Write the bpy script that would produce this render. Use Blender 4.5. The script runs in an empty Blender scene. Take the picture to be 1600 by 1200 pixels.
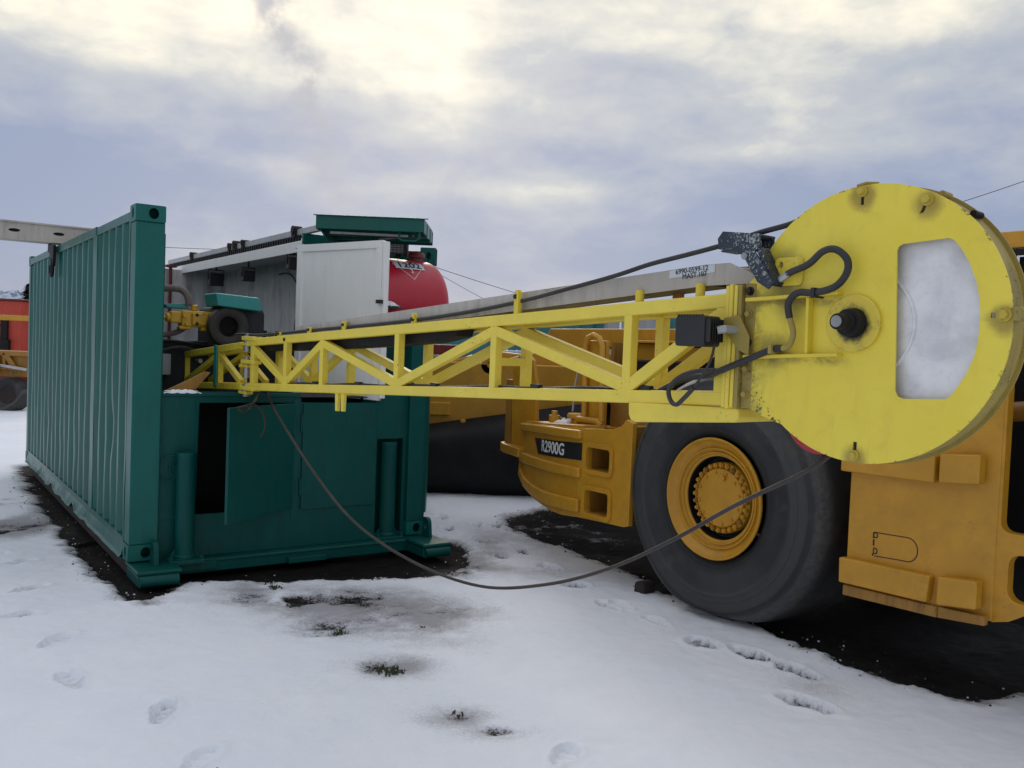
import bpy, bmesh, math, random
import numpy as np
from mathutils import Vector, Matrix
random.seed(7)
S = bpy.context.scene
COL = S.collection
R = math.radians

# ------------------------------------------------------------------ camera, world, sun
PITCH, ROLL, EYE = -0.0373, 0.0396, 1.784
F_ = Vector((0, math.cos(PITCH), math.sin(PITCH))); R_ = Vector((1, 0, 0)); U_ = R_.cross(F_)
cx = math.cos(ROLL) * R_ + math.sin(ROLL) * U_
cy = -math.sin(ROLL) * R_ + math.cos(ROLL) * U_
cd = bpy.data.cameras.new('camera'); cam = bpy.data.objects.new('camera', cd); COL.objects.link(cam)
cam.matrix_world = Matrix(((cx[0], cy[0], -F_[0], 0), (cx[1], cy[1], -F_[1], 0), (cx[2], cy[2], -F_[2], EYE), (0, 0, 0, 1)))
cd.sensor_width = 36; cd.lens = 1389.07 / 1600 * 36; cd.clip_start = .05; cd.clip_end = 3000
S.camera = cam
S.view_settings.view_transform = 'Standard'; S.view_settings.look = 'None'
S.view_settings.exposure = 0.36; S.view_settings.gamma = 1; S.view_settings.use_curve_mapping = False

class NT:
    """little node helper"""
    def __init__(s, t): s.t = t; s.n = t.nodes; s.l = t.links
    def add(s, k, **kw):
        n = s.n.new(k)
        for a, v in kw.items(): setattr(n, a, v)
        return n
    def put(s, sock, v):
        if hasattr(v, 'is_linked') or hasattr(v, 'links'): s.l.new(v, sock)
        elif v is not None: sock.default_value = v
    def m(s, op, a, b=None, c=None, clamp=False):
        n = s.add('ShaderNodeMath', operation=op); n.use_clamp = clamp
        s.put(n.inputs[0], a); s.put(n.inputs[1], b) if b is not None else 0
        if c is not None: s.put(n.inputs[2], c)
        return n.outputs[0]
    def vm(s, op, a, b=None):
        n = s.add('ShaderNodeVectorMath', operation=op); s.put(n.inputs[0], a)
        if b is not None: s.put(n.inputs[1], b)
        return n.outputs['Value'] if op in ('DOT_PRODUCT', 'LENGTH', 'DISTANCE') else n.outputs[0]
    def noise(s, vec, scale, detail=4, rough=.55, dist=0):
        n = s.add('ShaderNodeTexNoise'); s.put(n.inputs['Vector'], vec)
        n.inputs['Scale'].default_value = scale; n.inputs['Detail'].default_value = detail
        n.inputs['Roughness'].default_value = rough; n.inputs['Distortion'].default_value = dist
        return n.outputs[0]
    def mp(s, vec, scale=(1, 1, 1), loc=(0, 0, 0)):
        n = s.add('ShaderNodeMapping'); s.put(n.inputs[0], vec)
        n.inputs['Scale'].default_value = scale; n.inputs['Location'].default_value = loc
        return n.outputs[0]
    def rng(s, v, a, b, c=0, d=1, smooth=True):
        n = s.add('ShaderNodeMapRange'); n.interpolation_type = 'SMOOTHSTEP' if smooth else 'LINEAR'
        s.put(n.inputs[0], v)
        for i, q in enumerate((a, b, c, d)): n.inputs[i + 1].default_value = q
        return n.outputs[0]
    def ramp(s, v, stops):
        n = s.add('ShaderNodeValToRGB'); s.put(n.inputs[0], v); e = n.color_ramp.elements
        while len(e) < len(stops): e.new(.5)
        for q, (p, c) in zip(e, stops): q.position = p; q.color = (*c, 1)
        return n.outputs[0]
    def mix(s, f, a, b, mode='MIX'):
        n = s.add('ShaderNodeMix'); n.data_type = 'RGBA'; n.blend_type = mode
        s.put(n.inputs[0], f)
        for i, q in ((6, a), (7, b)): s.put(n.inputs[i], (*q, 1) if isinstance(q, tuple) and len(q) == 3 else q)
        return n.outputs[2]

SUN_AZ, SUN_EL = R(-7), R(24)          # behind the clouds ahead, above the middle of the view
w = bpy.data.worlds.new('World'); S.world = w; w.use_nodes = True
t = NT(w.node_tree); t.n.clear()
out = t.add('ShaderNodeOutputWorld')
sky = t.add('ShaderNodeTexSky'); sky.sky_type = 'NISHITA'; sky.sun_disc = False
sky.sun_elevation = SUN_EL; sky.sun_rotation = SUN_AZ
b1 = t.add('ShaderNodeBackground'); b1.inputs[1].default_value = .006
t.l.new(sky.outputs[0], b1.inputs[0])
g = t.add('ShaderNodeTexCoord').outputs['Generated']
d = t.vm('NORMALIZE', g)
sx = t.add('ShaderNodeSeparateXYZ'); t.put(sx.inputs[0], d); X_, Y_, Z_ = sx.outputs
f1 = t.noise(t.mp(d, (1.0, 1.0, 3.2), (3.1, 7.7, 2.4)), 2.3, 5, .5, .35)
f2 = t.noise(t.mp(d, (1.0, 1.0, 2.6), (1.1, 2.2, 9.4)), 7.5, 4, .5, .25)
f3 = t.noise(t.mp(d, (1.0, 1.0, 1.9), (6.1, 4.2, 1.4)), 19, 5, .6, .3)
v = t.rng(Z_, .10, .32, .06, .56, False)
v = t.m('ADD', v, t.m('MULTIPLY', t.m('SUBTRACT', f3, .5), .42))
v = t.m('ADD', v, t.m('MULTIPLY', t.m('SUBTRACT', f1, .5), 1.25))
v = t.m('ADD', v, t.m('MULTIPLY', t.m('SUBTRACT', f2, .5), .72))
dw = t.vm('ADD', d, t.vm('MULTIPLY', t.vm('SUBTRACT', t.add('ShaderNodeTexNoise').outputs['Color'], (.5, .5, .5)), (.0, .0, .0)))
def blob(v, c, s, a):
    q = t.vm('MULTIPLY', t.vm('SUBTRACT', d, c), (1 / s[0], 1 / s[0], 1 / s[1]))
    r2 = t.m('MULTIPLY', t.vm('DOT_PRODUCT', q, q), -1)
    return t.m('ADD', v, t.m('MULTIPLY', t.m('EXPONENT', r2), a))
for c, s, a in [((-.40, .87, .30), (.16, .055), .33), ((-.13, .94, .31), (.10, .05), .22), ((-.087, .956, .268), (.055, .045), .24), ((.3, .9, .33), (.3, .03), .12),
                ((-.255, .95, .187), (.05, .012), .28), ((.0, .96, .175), (.16, .013), .24), ((.246, .943, .218), (.10, .016), .28),
                ((.15, .94, .275), (.16, .06), .10), ((.33, .90, .25), (.12, .035), .12), ((-.30, .92, .24), (.13, .028), -.12),
                ((.09, .96, .30), (.08, .03), -.16), ((-.45, .86, .155), (.14, .045), -.22), ((.15, .98, .13), (.35, .04), -.15),
                ((-.20, .95, .21), (.12, .02), -.12), ((.30, .93, .17), (.12, .03), -.16), ((.03, .97, .215), (.10, .02), -.13)]:
    v = blob(v, c, s, a)
# the grey plume of smoke drifting up from the horizon
ax = t.m('ADD', -.197, t.m('MULTIPLY', t.m('SUBTRACT', Z_, .15), -.40))
wob = t.m('MULTIPLY', t.m('SUBTRACT', t.noise(t.mp(d, (1, 1, 1)), 16, 3, .6), .5), .10)
e = t.m('DIVIDE', t.m('ADD', t.m('SUBTRACT', t.m('DIVIDE', X_, t.m('MAXIMUM', Y_, .01)), ax), wob), .026)
pl = t.m('EXPONENT', t.m('MULTIPLY', t.m('MULTIPLY', e, e), -1))
pl = t.m('MULTIPLY', pl, t.rng(t.noise(d, 22, 4, .65), .30, .62))
pl = t.m('MULTIPLY', t.m('MULTIPLY', pl, t.rng(Z_, .13, .17)), t.rng(Y_, .1, .4))
v = t.m('MINIMUM', v, 1.0)
ccol = t.ramp(v, [(0, (.26, .31, .45)), (.16, (.315, .355, .475)), (.34, (.40, .43, .50)), (.52, (.49, .51, .535)), (.70, (.69, .675, .615)), (.95, (1.0, .925, .75))])
ccol = t.mix(t.m('MULTIPLY', pl, .85), ccol, (.36, .375, .43))
# the overcast overhead and behind the viewer
ccol = t.mix(t.rng(Z_, .40, .75), ccol, (.86, .88, .94))
back = t.rng(Y_, .15, -.55)
ccol = t.mix(back, ccol, (.50, .52, .57))
b2 = t.add('ShaderNodeBackground'); t.put(b2.inputs[0], ccol); b2.inputs[1].default_value = .82
ad = t.add('ShaderNodeAddShader'); t.l.new(b1.outputs[0], ad.inputs[0]); t.l.new(b2.outputs[0], ad.inputs[1])
t.l.new(ad.outputs[0], out.inputs[0])

sl = bpy.data.lights.new('sun', 'SUN'); so = bpy.data.objects.new('sun', sl); COL.objects.link(so)
sl.energy = .6; sl.angle = R(14); sl.color = (1, .93, .82)
sd = Vector((math.sin(SUN_AZ) * math.cos(SUN_EL), math.cos(SUN_AZ) * math.cos(SUN_EL), math.sin(SUN_EL)))
so.rotation_euler = sd.to_track_quat('Z', 'Y').to_euler()
so.location = sd * 50

# ------------------------------------------------------------------ materials
MATS = {}
def new_mat(name):
    m = bpy.data.materials.new(name); m.use_nodes = True; t = NT(m.node_tree); MATS[name] = m
    return m, t, t.n['Principled BSDF']
def paint(name, col, rough=.4, var=.12, dirt=(.05, .04, .03), dirt_amt=.25, chip=(.09, .04, .02), chips=.0, metal=0, bump=.15, scale=3.0, streak=True, spec=.5, pale=0):
    m, t, b = new_mat(name)
    oc = t.add('ShaderNodeTexCoord').outputs['Object']
    n1 = t.noise(oc, scale, 5, .6); n2 = t.noise(t.mp(oc, (1, 1, .12) if streak else (1, 1, 1)), scale * (6 if streak else 3), 5, .65)
    n3 = t.noise(oc, scale * 28, 4, .7)
    base = t.mix(t.rng(n1, .3, .7), tuple(c * (1 - var) for c in col), tuple(min(1, c * (1 + var)) for c in col))
    dm = t.m('MULTIPLY', t.rng(t.m('ADD', t.m('MULTIPLY', n1, .5), t.m('MULTIPLY', n2, .5)), .46, .68), dirt_amt)
    base = t.mix(dm, base, dirt)
    if pale:
        base = t.mix(t.m('MULTIPLY', t.rng(t.noise(t.mp(oc, (1, 1, 1), (5, 3, 1)), scale * 1.7, 6, .65), .5, .72), pale), base, (.45, .45, .44))
    if chips:
        cm = t.rng(t.m('ADD', n3, t.m('MULTIPLY', n1, .6)), 1.16 - chips, 1.19 - chips)
        base = t.mix(cm, base, chip)
    t.put(b.inputs['Base Color'], base)
    t.put(b.inputs['Roughness'], t.m('ADD', rough - .08, t.m('MULTIPLY', n2, .22)))
    b.inputs['Metallic'].default_value = metal; b.inputs['Specular IOR Level'].default_value = spec
    bp = t.add('ShaderNodeBump'); bp.inputs['Strength'].default_value = bump; bp.inputs['Distance'].default_value = .01
    t.put(bp.inputs['Height'], t.m('ADD', t.m('MULTIPLY', n1, .8), t.m('MULTIPLY', n3, .12))); t.l.new(bp.outputs[0], b.inputs['Normal'])
    return m
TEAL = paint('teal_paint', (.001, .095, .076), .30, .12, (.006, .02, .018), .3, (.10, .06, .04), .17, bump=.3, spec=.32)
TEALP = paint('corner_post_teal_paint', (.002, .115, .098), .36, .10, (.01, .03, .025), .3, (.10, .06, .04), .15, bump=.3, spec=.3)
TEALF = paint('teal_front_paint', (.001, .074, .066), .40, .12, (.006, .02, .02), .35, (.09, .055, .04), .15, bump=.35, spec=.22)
TEALB = paint('bright_teal_paint', (.015, .25, .24), .35, .1, (.1, .1, .09), .25)
WHITE = paint('white_paint', (.82, .83, .83), .5, .04, (.45, .44, .42), .2, (.12, .07, .04), .13, bump=.12)
INNER = paint('grey_white_inner_paint', (.66, .67, .68), .6, .1, (.12, .12, .12), .5)
YEL = paint('mast_yellow_paint', (.83, .66, .08), .40, .07, (.48, .38, .06), .25, (.10, .055, .02), .16, bump=.12, streak=False)
YELD = paint('faded_yellow_paint', (.76, .60, .05), .42, .09, (.35, .28, .06), .35, (.08, .05, .02), .15, bump=.2)
YELG = paint('dirty_worn_yellow', (.36, .27, .06), .5, .15, (.10, .10, .04), .55, (.06, .05, .03), .2)
OCH = paint('loader_ochre_paint', (.53, .265, .016), .40, .12, (.22, .11, .02), .35, (.05, .03, .02), .15, bump=.35, streak=False)
OCHD = paint('dirty_ochre_paint', (.34, .17, .025), .55, .2, (.05, .03, .015), .6, (.04, .025, .015), .2, bump=.4)
OCHR = paint('ochre_casting', (.62, .36, .02), .4, .12, (.12, .06, .01), .3)
RUST2 = paint('dull_brown_steel', (.028, .024, .023), .6, .3, (.015, .012, .012), .5, bump=.4)
RUST = paint('dark_rusty_steel', (.026, .018, .015), .75, .35, (.012, .010, .010), .6, bump=.6)
BLACKM = paint('black_greasy_steel', (.010, .010, .011), .55, .4, (.005, .005, .005), .5, bump=.5, spec=.25)
BLACKP = paint('black_plastic', (.012, .013, .016), .45, .2, (.03, .03, .03), .2)
CABLE = paint('black_cable_rubber', (.022, .022, .025), .5, .25, (.06, .05, .045), .35)
CABLEB = paint('brown_worn_cable', (.045, .034, .030), .6, .3, (.02, .018, .018), .4)
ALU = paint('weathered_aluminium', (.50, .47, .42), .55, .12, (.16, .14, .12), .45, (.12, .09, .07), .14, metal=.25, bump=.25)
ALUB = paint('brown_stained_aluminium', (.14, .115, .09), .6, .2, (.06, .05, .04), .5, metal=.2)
GALV = paint('galvanised_steel', (.45, .46, .47), .45, .15, (.2, .19, .18), .4, metal=.5)
STEEL = paint('bare_steel', (.32, .32, .33), .4, .2, (.08, .06, .05), .5, metal=.7)
REDP = paint('red_tank_paint', (.46, .010, .032), .38, .08, (.2, .03, .04), .2, bump=.06)
REDM = paint('maroon_cap_paint', (.16, .018, .02), .45, .2, (.05, .02, .02), .4)
REDC = paint('red_container_paint', (.50, .055, .03), .55, .12, (.12, .04, .03), .35)
NAVY = paint('chipped_navy_paint', (.018, .028, .045), .45, .3, (.01, .012, .015), .3, (.35, .40, .38), .235, scale=5)
TANK = paint('brown_hose_wrap', (.15, .12, .11), .8, .3, (.08, .05, .04), .5)
DARKIN = paint('dark_machine_grey', (.016, .019, .024), .7, .3, (.01, .01, .01), .4)
GREY = paint('grey_box_paint', (.30, .31, .33), .6, .1, (.15, .14, .13), .3)
LABEL = paint('white_label_film', (.62, .66, .70), .5, .04, (.4, .42, .45), .2)
INK = paint('black_ink', (.01, .01, .012), .6, .1)
WINK = paint('white_lettering', (.72, .72, .72), .5, .04)
REDI = paint('red_stripe', (.4, .03, .02), .5, .1)
SNOWP = paint('lying_snow', (.80, .82, .86), .85, .02, (.72, .74, .8), .1, bump=.5, scale=9, spec=.1)

m, t, b = new_mat('frosted_reel_disc')
oc = t.add('ShaderNodeTexCoord').outputs['Object']
n1 = t.noise(oc, 5.5, 5, .6, .4); n2 = t.noise(oc, 60, 3, .6)
sp = t.add('ShaderNodeSeparateXYZ'); t.put(sp.inputs[0], oc)
c = t.mix(t.rng(n1, .32, .68), (.84, .84, .86), (.62, .62, .65))
c = t.mix(t.m('MULTIPLY', t.rng(n2, .55, .75), .12), c, (.12, .12, .13))
t.put(b.inputs['Base Color'], c); b.inputs['Metallic'].default_value = .3; t.put(b.inputs['Roughness'], t.rng(n1, .3, .7, .42, .55))
REEL = m

m, t, b = new_mat('tyre_rubber')
oc = t.add('ShaderNodeTexCoord').outputs['Object']
n1 = t.noise(oc, 2.2, 6, .65, .3); n2 = t.noise(oc, 30, 4, .7)
c = t.mix(t.rng(n1, .35, .7), (.022, .023, .026), (.047, .048, .050))
c = t.mix(t.m('MULTIPLY', t.rng(t.noise(t.mp(oc, (1, 1, 1), (4, 4, 4)), 3.6, 5, .7), .52, .72), .6), c, (.085, .072, .058))
sp = t.add('ShaderNodeSeparateXYZ'); t.put(sp.inputs[0], oc)
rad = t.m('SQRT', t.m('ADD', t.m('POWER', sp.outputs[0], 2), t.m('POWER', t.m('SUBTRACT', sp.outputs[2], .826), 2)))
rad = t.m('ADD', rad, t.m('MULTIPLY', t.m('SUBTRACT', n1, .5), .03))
shoulder_sheen = t.m('MULTIPLY', t.m('MULTIPLY', t.rng(rad, .785, .825), t.rng(rad, .872, .85)), t.rng(n2, .25, .7, .35, 1))  # light catching the worn shoulder, painted into the rubber as a paler ring
c = t.mix(t.m('MULTIPLY', shoulder_sheen, .62), c, (.13, .127, .125))
c = t.mix(t.m('MULTIPLY', t.m('MULTIPLY', t.rng(rad, .62, .66), t.rng(rad, .78, .74)), .35), c, (.085, .087, .09))
c = t.mix(t.m('MULTIPLY', t.m('MULTIPLY', t.rng(rad, .40, .44), t.rng(rad, .54, .48)), .5), c, (.018, .018, .02))
t.put(b.inputs['Base Color'], c); t.put(b.inputs['Roughness'], t.rng(n1, .3, .7, .55, .85))
b.inputs['Specular IOR Level'].default_value = .35
bp = t.add('ShaderNodeBump'); bp.inputs['Strength'].default_value = .35; bp.inputs['Distance'].default_value = .01
t.put(bp.inputs['Height'], t.m('ADD', n1, t.m('MULTIPLY', n2, .25))); t.l.new(bp.outputs[0], b.inputs['Normal'])
RUB = m

def foliage(name, a, bcol):
    m, t, b = new_mat(name)
    oc = t.add('ShaderNodeTexCoord').outputs['Object']
    t.put(b.inputs['Base Color'], t.mix(t.noise(oc, 9, 3), a, bcol)); b.inputs['Roughness'].default_value = .8
    return m
WEED = foliage('weed_leaf', (.020, .045, .012), (.07, .08, .025))
DRY = foliage('dry_stalk', (.10, .075, .04), (.05, .04, .025))
SPRUCE = foliage('spruce_needle', (.008, .018, .014), (.02, .035, .025))

m, t, b = new_mat('frosted_forest_hill')
oc = t.add('ShaderNodeTexCoord').outputs['Object']
n1 = t.noise(t.mp(oc, (1, 1, .25)), .16, 8, .75)
t.put(b.inputs['Base Color'], t.mix(t.rng(n1, .42, .60), (.50, .56, .66), (.14, .19, .26))); b.inputs['Roughness'].default_value = .95
HILL = m

m, t, b = new_mat('snowy_ground')
oc = t.add('ShaderNodeTexCoord').outputs['Object']
at = t.add('ShaderNodeAttribute'); at.attribute_name = 'bare'; bare = at.outputs['Fac']
a2 = t.add('ShaderNodeAttribute'); a2.attribute_name = 'wet'; wet = a2.outputs['Fac']
n1 = t.noise(oc, 1.3, 5, .6); n2 = t.noise(oc, 9, 6, .7); n3 = t.noise(oc, 55, 4, .75); n4 = t.noise(t.mp(oc, (1, 1, 1), (9, 2, 1)), .55, 4, .6)
nn = t.m('ADD', t.m('MULTIPLY', t.m('SUBTRACT', n2, .5), .9), t.m('MULTIPLY', t.m('SUBTRACT', n3, .5), 1.5))
mask = t.rng(t.m('ADD', bare, nn), .42, .72)
snow = t.mix(t.rng(n1, .3, .7), (.76, .80, .88), (.81, .84, .90))
snow = t.mix(t.m('MULTIPLY', t.rng(t.m('ADD', bare, t.m('MULTIPLY', nn, .35)), .10, .55), .75), snow, (.27, .265, .29))
snow = t.mix(t.m('MULTIPLY', t.rng(n4, .52, .7), .12), snow, (.62, .58, .50))
a3 = t.add('ShaderNodeAttribute'); a3.attribute_name = 'slush'
snow = t.mix(t.m('MULTIPLY', t.rng(t.m('ADD', a3.outputs['Fac'], t.m('MULTIPLY', nn, .5)), .05, .95), .78), snow, (.235, .225, .235))
soil = t.mix(t.rng(n2, .35, .65), (.006, .0055, .0055), (.018, .016, .014))
soil = t.mix(t.m('MULTIPLY', t.rng(n3, .57, .74), .45), soil, (.075, .068, .062))
soil = t.mix(wet, soil, (.003, .003, .0035))
c = t.mix(mask, snow, soil)
t.put(b.inputs['Base Color'], c)
r = t.m('SUBTRACT', .9, t.m('MULTIPLY', t.m('MULTIPLY', mask, t.rng(n1, .45, .7)), .3))
t.put(b.inputs['Roughness'], r)
b.inputs['Specular IOR Level'].default_value = .15
bp = t.add('ShaderNodeBump'); bp.inputs['Strength'].default_value = .6; bp.inputs['Distance'].default_value = .015
t.put(bp.inputs['Height'], t.m('ADD', t.m('MULTIPLY', n2, .8), t.m('MULTIPLY', n3, t.m('ADD', .20, t.m('MULTIPLY', mask, 1.2))))); t.l.new(bp.outputs[0], b.inputs['Normal'])
GROUND = m

# ------------------------------------------------------------------ frames and mesh helpers
class Frame:
    def __init__(s, o, deg):
        a = R(deg); s.a = a; s.o = Vector(o)
        s.x = Vector((math.cos(a), math.sin(a), 0)); s.y = Vector((-math.sin(a), math.cos(a), 0)); s.z = Vector((0, 0, 1))
    def W(s, p): return s.o + p[0] * s.x + p[1] * s.y + p[2] * s.z
FC = Frame((-2.7376, 6.4036, .14), 34.926)            # container: x along its front, y along its length
FM = Frame((-2.03096548, 6.79945813, 1.396), -50)     # lattice mast: x along the mast to the reel
FL = Frame((1.4175, 6.075, 0), -54)                   # loader: x to its front, y across, origin under the wheel
FW = Frame((0, 0, 0), 0)

class T:
    def __init__(s, name, label, cat, fr, o=(0, 0, 0), group=None, kind=None):
        e = bpy.data.objects.new(name, None); COL.objects.link(e); e.empty_display_size = .1
        e.location = fr.W(o); e.rotation_euler = (0, 0, fr.a); e['label'] = label; e['category'] = cat
        if group: e['group'] = group
        if kind: e['kind'] = kind
        s.e = e; s.o = Vector(o); s.fr = fr
def tag(o, label, cat, group=None, kind=None):
    o['label'] = label; o['category'] = cat
    if group: o['group'] = group
    if kind: o['kind'] = kind
    return o

class B:
    def __init__(s): s.bm = bmesh.new()
    def box(s, x0, x1, y0, y1, z0, z1):
        v = [s.bm.verts.new((x, y, z)) for x in (x0, x1) for y in (y0, y1) for z in (z0, z1)]
        for f in ((0, 1, 3, 2), (4, 6, 7, 5), (0, 4, 5, 1), (2, 3, 7, 6), (0, 2, 6, 4), (1, 5, 7, 3)): s.bm.faces.new([v[i] for i in f])
        return s
    def bar(s, p, q, w, h, up=(0, 0, 1)):
        """w = thickness across (up x dir), h = thickness in the up direction"""
        p, q = Vector(p), Vector(q); d = (q - p).normalized(); up = Vector(up)
        if abs(d.dot(up)) > .98: up = Vector((1, 0, 0))
        a = d.cross(up).normalized(); u = a.cross(d).normalized()
        v = [s.bm.verts.new(c + a * i * w / 2 + u * j * h / 2) for c in (p, q) for i in (-1, 1) for j in (-1, 1)]
        for f in ((0, 1, 3, 2), (4, 6, 7, 5), (0, 4, 5, 1), (2, 3, 7, 6), (0, 2, 6, 4), (1, 5, 7, 3)): s.bm.faces.new([v[i] for i in f])
        return s
    def tube(s, pts, r, n=8, caps=True, sub=0):
        pts = [Vector(p) for p in pts]
        if sub:
            out = []
            for i in range(len(pts) - 1):
                p0, p1, p2, p3 = pts[max(i - 1, 0)], pts[i], pts[i + 1], pts[min(i + 2, len(pts) - 1)]
                for k in range(sub):
                    u = k / sub
                    out.append(.5 * ((2 * p1) + (p2 - p0) * u + (2 * p0 - 5 * p1 + 4 * p2 - p3) * u * u + (3 * p1 - p0 - 3 * p2 + p3) * u ** 3))
            out.append(pts[-1]); pts = out
        rr = r if isinstance(r, (list, tuple)) else [r] * len(pts)
        rings = []; ref = None
        for i, p in enumerate(pts):
            d = (pts[min(i + 1, len(pts) - 1)] - pts[max(i - 1, 0)]).normalized()
            if ref is None:
                ref = Vector((0, 0, 1)) if abs(d.z) < .9 else Vector((1, 0, 0))
            a = d.cross(ref).normalized(); u = a.cross(d).normalized(); ref = u
            rings.append([s.bm.verts.new(p + (a * math.cos(2 * math.pi * k / n) + u * math.sin(2 * math.pi * k / n)) * rr[i]) for k in range(n)])
        for A, Bq in zip(rings, rings[1:]):
            for k in range(n): s.bm.faces.new((A[k], A[(k + 1) % n], Bq[(k + 1) % n], Bq[k]))
        if caps: s.bm.faces.new(rings[0]); s.bm.faces.new(rings[-1])
        return s
    def cyl(s, p, q, r, n=20, r2=None):
        return s.tube([p, q], [r, r if r2 is None else r2], n)
    def lathe(s, prof, c, axis='y', n=64, closed=False, caps=True):
        """prof: (radius, along-axis)"""
        rings = []
        for r, a in prof:
            ring = []
            for k in range(n):
                q = 2 * math.pi * k / n; u, w_ = r * math.cos(q), r * math.sin(q)
                p = {'y': (u, a, w_), 'x': (a, u, w_), 'z': (u, w_, a)}[axis]
                ring.append(s.bm.verts.new((c[0] + p[0], c[1] + p[1], c[2] + p[2])))
            rings.append(ring)
        prs = list(zip(rings, rings[1:])) + ([(rings[-1], rings[0])] if closed else [])
        for A, Bq in prs:
            for k in range(n): s.bm.faces.new((A[k], A[(k + 1) % n], Bq[(k + 1) % n], Bq[k]))
        if not closed and caps:
            if prof[0][0] > 1e-5: s.bm.faces.new(rings[0])
            if prof[-1][0] > 1e-5: s.bm.faces.new(rings[-1])
        return s
    def prism(s, pts, y0, y1, plane='xz'):
        f = {'xz': lambda a, b_, y: (a, y, b_), 'xy': lambda a, b_, y: (a, b_, y), 'yz': lambda a, b_, y: (y, a, b_)}[plane]
        A = [s.bm.verts.new(f(a, b_, y0)) for a, b_ in pts]; Bq = [s.bm.verts.new(f(a, b_, y1)) for a, b_ in pts]
        s.bm.faces.new(A); s.bm.faces.new(Bq)
        for i in range(len(pts)): j = (i + 1) % len(pts); s.bm.faces.new((A[i], A[j], Bq[j], Bq[i]))
        return s
    def plate(s, outer, holes, y0, y1, plane='xz'):
        """a flat plate with holes, filled through a 2-D curve"""
        cu = bpy.data.curves.new('tmp', 'CURVE'); cu.dimensions = '2D'; cu.fill_mode = 'BOTH'; cu.extrude = abs(y1 - y0) / 2
        for loop in [outer] + list(holes):
            sp = cu.splines.new('POLY'); sp.points.add(len(loop) - 1); sp.use_cyclic_u = True
            for q, (a, b_) in zip(sp.points, loop): q.co = (a, b_, 0, 1)
        o = bpy.data.objects.new('tmp', cu); me = o.to_mesh()
        ym = (y0 + y1) / 2; f = {'xz': lambda c: (c.x, ym + c.z, c.y), 'xy': lambda c: (c.x, c.y, ym + c.z), 'yz': lambda c: (ym + c.z, c.x, c.y)}[plane]
        vs = [s.bm.verts.new(f(v.co)) for v in me.vertices]
        for p in me.polygons:
            try: s.bm.faces.new([vs[i] for i in p.vertices])
            except ValueError: pass
        o.to_mesh_clear(); bpy.data.objects.remove(o); bpy.data.curves.remove(cu)
        bmesh.ops.remove_doubles(s.bm, verts=vs, dist=1e-5)
        return s
    def sweep(s, st, th, z0, z1, off=0.0):
        """closed wall band following plan stations (x,y); z0/z1 callables or numbers; th inward thickness"""
        n = len(st); P = [Vector((a, b_, 0)) for a, b_ in st]; rows = []
        for i in range(n):
            d = (P[min(i + 1, n - 1)] - P[max(i - 1, 0)]).normalized(); nr = Vector((-d.y, d.x, 0))   # points outward for -x travel
            zz0 = z0[i] if isinstance(z0, (list, tuple)) else z0; zz1 = z1[i] if isinstance(z1, (list, tuple)) else z1
            o = P[i] + nr * off; q = P[i] - nr * (th - off) if th > 0 else P[i]
            rows.append([s.bm.verts.new((c.x, c.y, z)) for c, z in ((o, zz0), (o, zz1), (q, zz1), (q, zz0))])
        for A, Bq in zip(rows, rows[1:]):
            for k in range(4): s.bm.faces.new((A[k], A[(k + 1) % 4], Bq[(k + 1) % 4], Bq[k]))
        s.bm.faces.new(rows[0]); s.bm.faces.new(rows[-1])
        return s
    def put(s, name, mat, parent=None, bev=0, smooth=False, fr=None, seg=2):
        bm = s.bm; off = -parent.o if isinstance(parent, T) else None
        if off is not None:
            for v in bm.verts: v.co += off
        elif fr is not None and parent is None:
            c = Vector((0, 0, 0))
            for v in bm.verts: c += v.co
            c /= max(1, len(bm.verts)); c.z = min(v.co.z for v in bm.verts)
            for v in bm.verts: v.co -= c
        bmesh.ops.recalc_face_normals(bm, faces=bm.faces)
        me = bpy.data.meshes.new(name); bm.to_mesh(me); bm.free(); me.materials.append(mat)
        o = bpy.data.objects.new(name, me); COL.objects.link(o)
        if isinstance(parent, T): o.parent = parent.e
        elif parent is not None: o.parent = parent
        elif fr is not None: o.location = fr.W(c); o.rotation_euler = (0, 0, fr.a)
        if smooth or bev:
            me.polygons.foreach_set('use_smooth', [True] * len(me.polygons))
            me.set_sharp_from_angle(angle=R(38)) if not bev else None
        if bev:
            md = o.modifiers.new('bevel', 'BEVEL'); md.width = bev; md.segments = seg; md.limit_method = 'ANGLE'; md.angle_limit = R(35); md.harden_normals = True
            me.set_sharp_from_angle(angle=R(180)) if False else None
        return o
def sub(b_, name, mat, T_, parent_obj, **k):
    """a sub-part: built in the thing's frame, parented to a part (parts sit at their thing's origin)"""
    o = b_.put(name, mat, T_, **k); o.parent = parent_obj; return o
def lettering(txt, size, name, mat, T_, parent, at_, ydir=-1, ext=.0012, sx=1.0, rot=0, shear=0):
    cu = bpy.data.curves.new('t', 'FONT'); cu.body = txt; cu.size = size; cu.extrude = ext; cu.align_x = 'CENTER'; cu.align_y = 'CENTER'; cu.resolution_u = 3
    o = bpy.data.objects.new('t', cu); me = o.to_mesh(); bm = bmesh.new()
    bm.from_mesh(me); o.to_mesh_clear(); bpy.data.objects.remove(o); bpy.data.curves.remove(cu)
    cr, sr = math.cos(rot), math.sin(rot)
    for v in bm.verts:
        x, z, y = v.co.x * sx, v.co.y, v.co.z
        x, z = x * cr - z * sr, x * sr + z * cr
        v.co = Vector((at_[0] + x, at_[1] + y * ydir, at_[2] + z))
    q = B(); q.bm.free(); q.bm = bm
    o = q.put(name, mat, T_); o.parent = parent if parent is not None else T_.e
    return o
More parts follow.
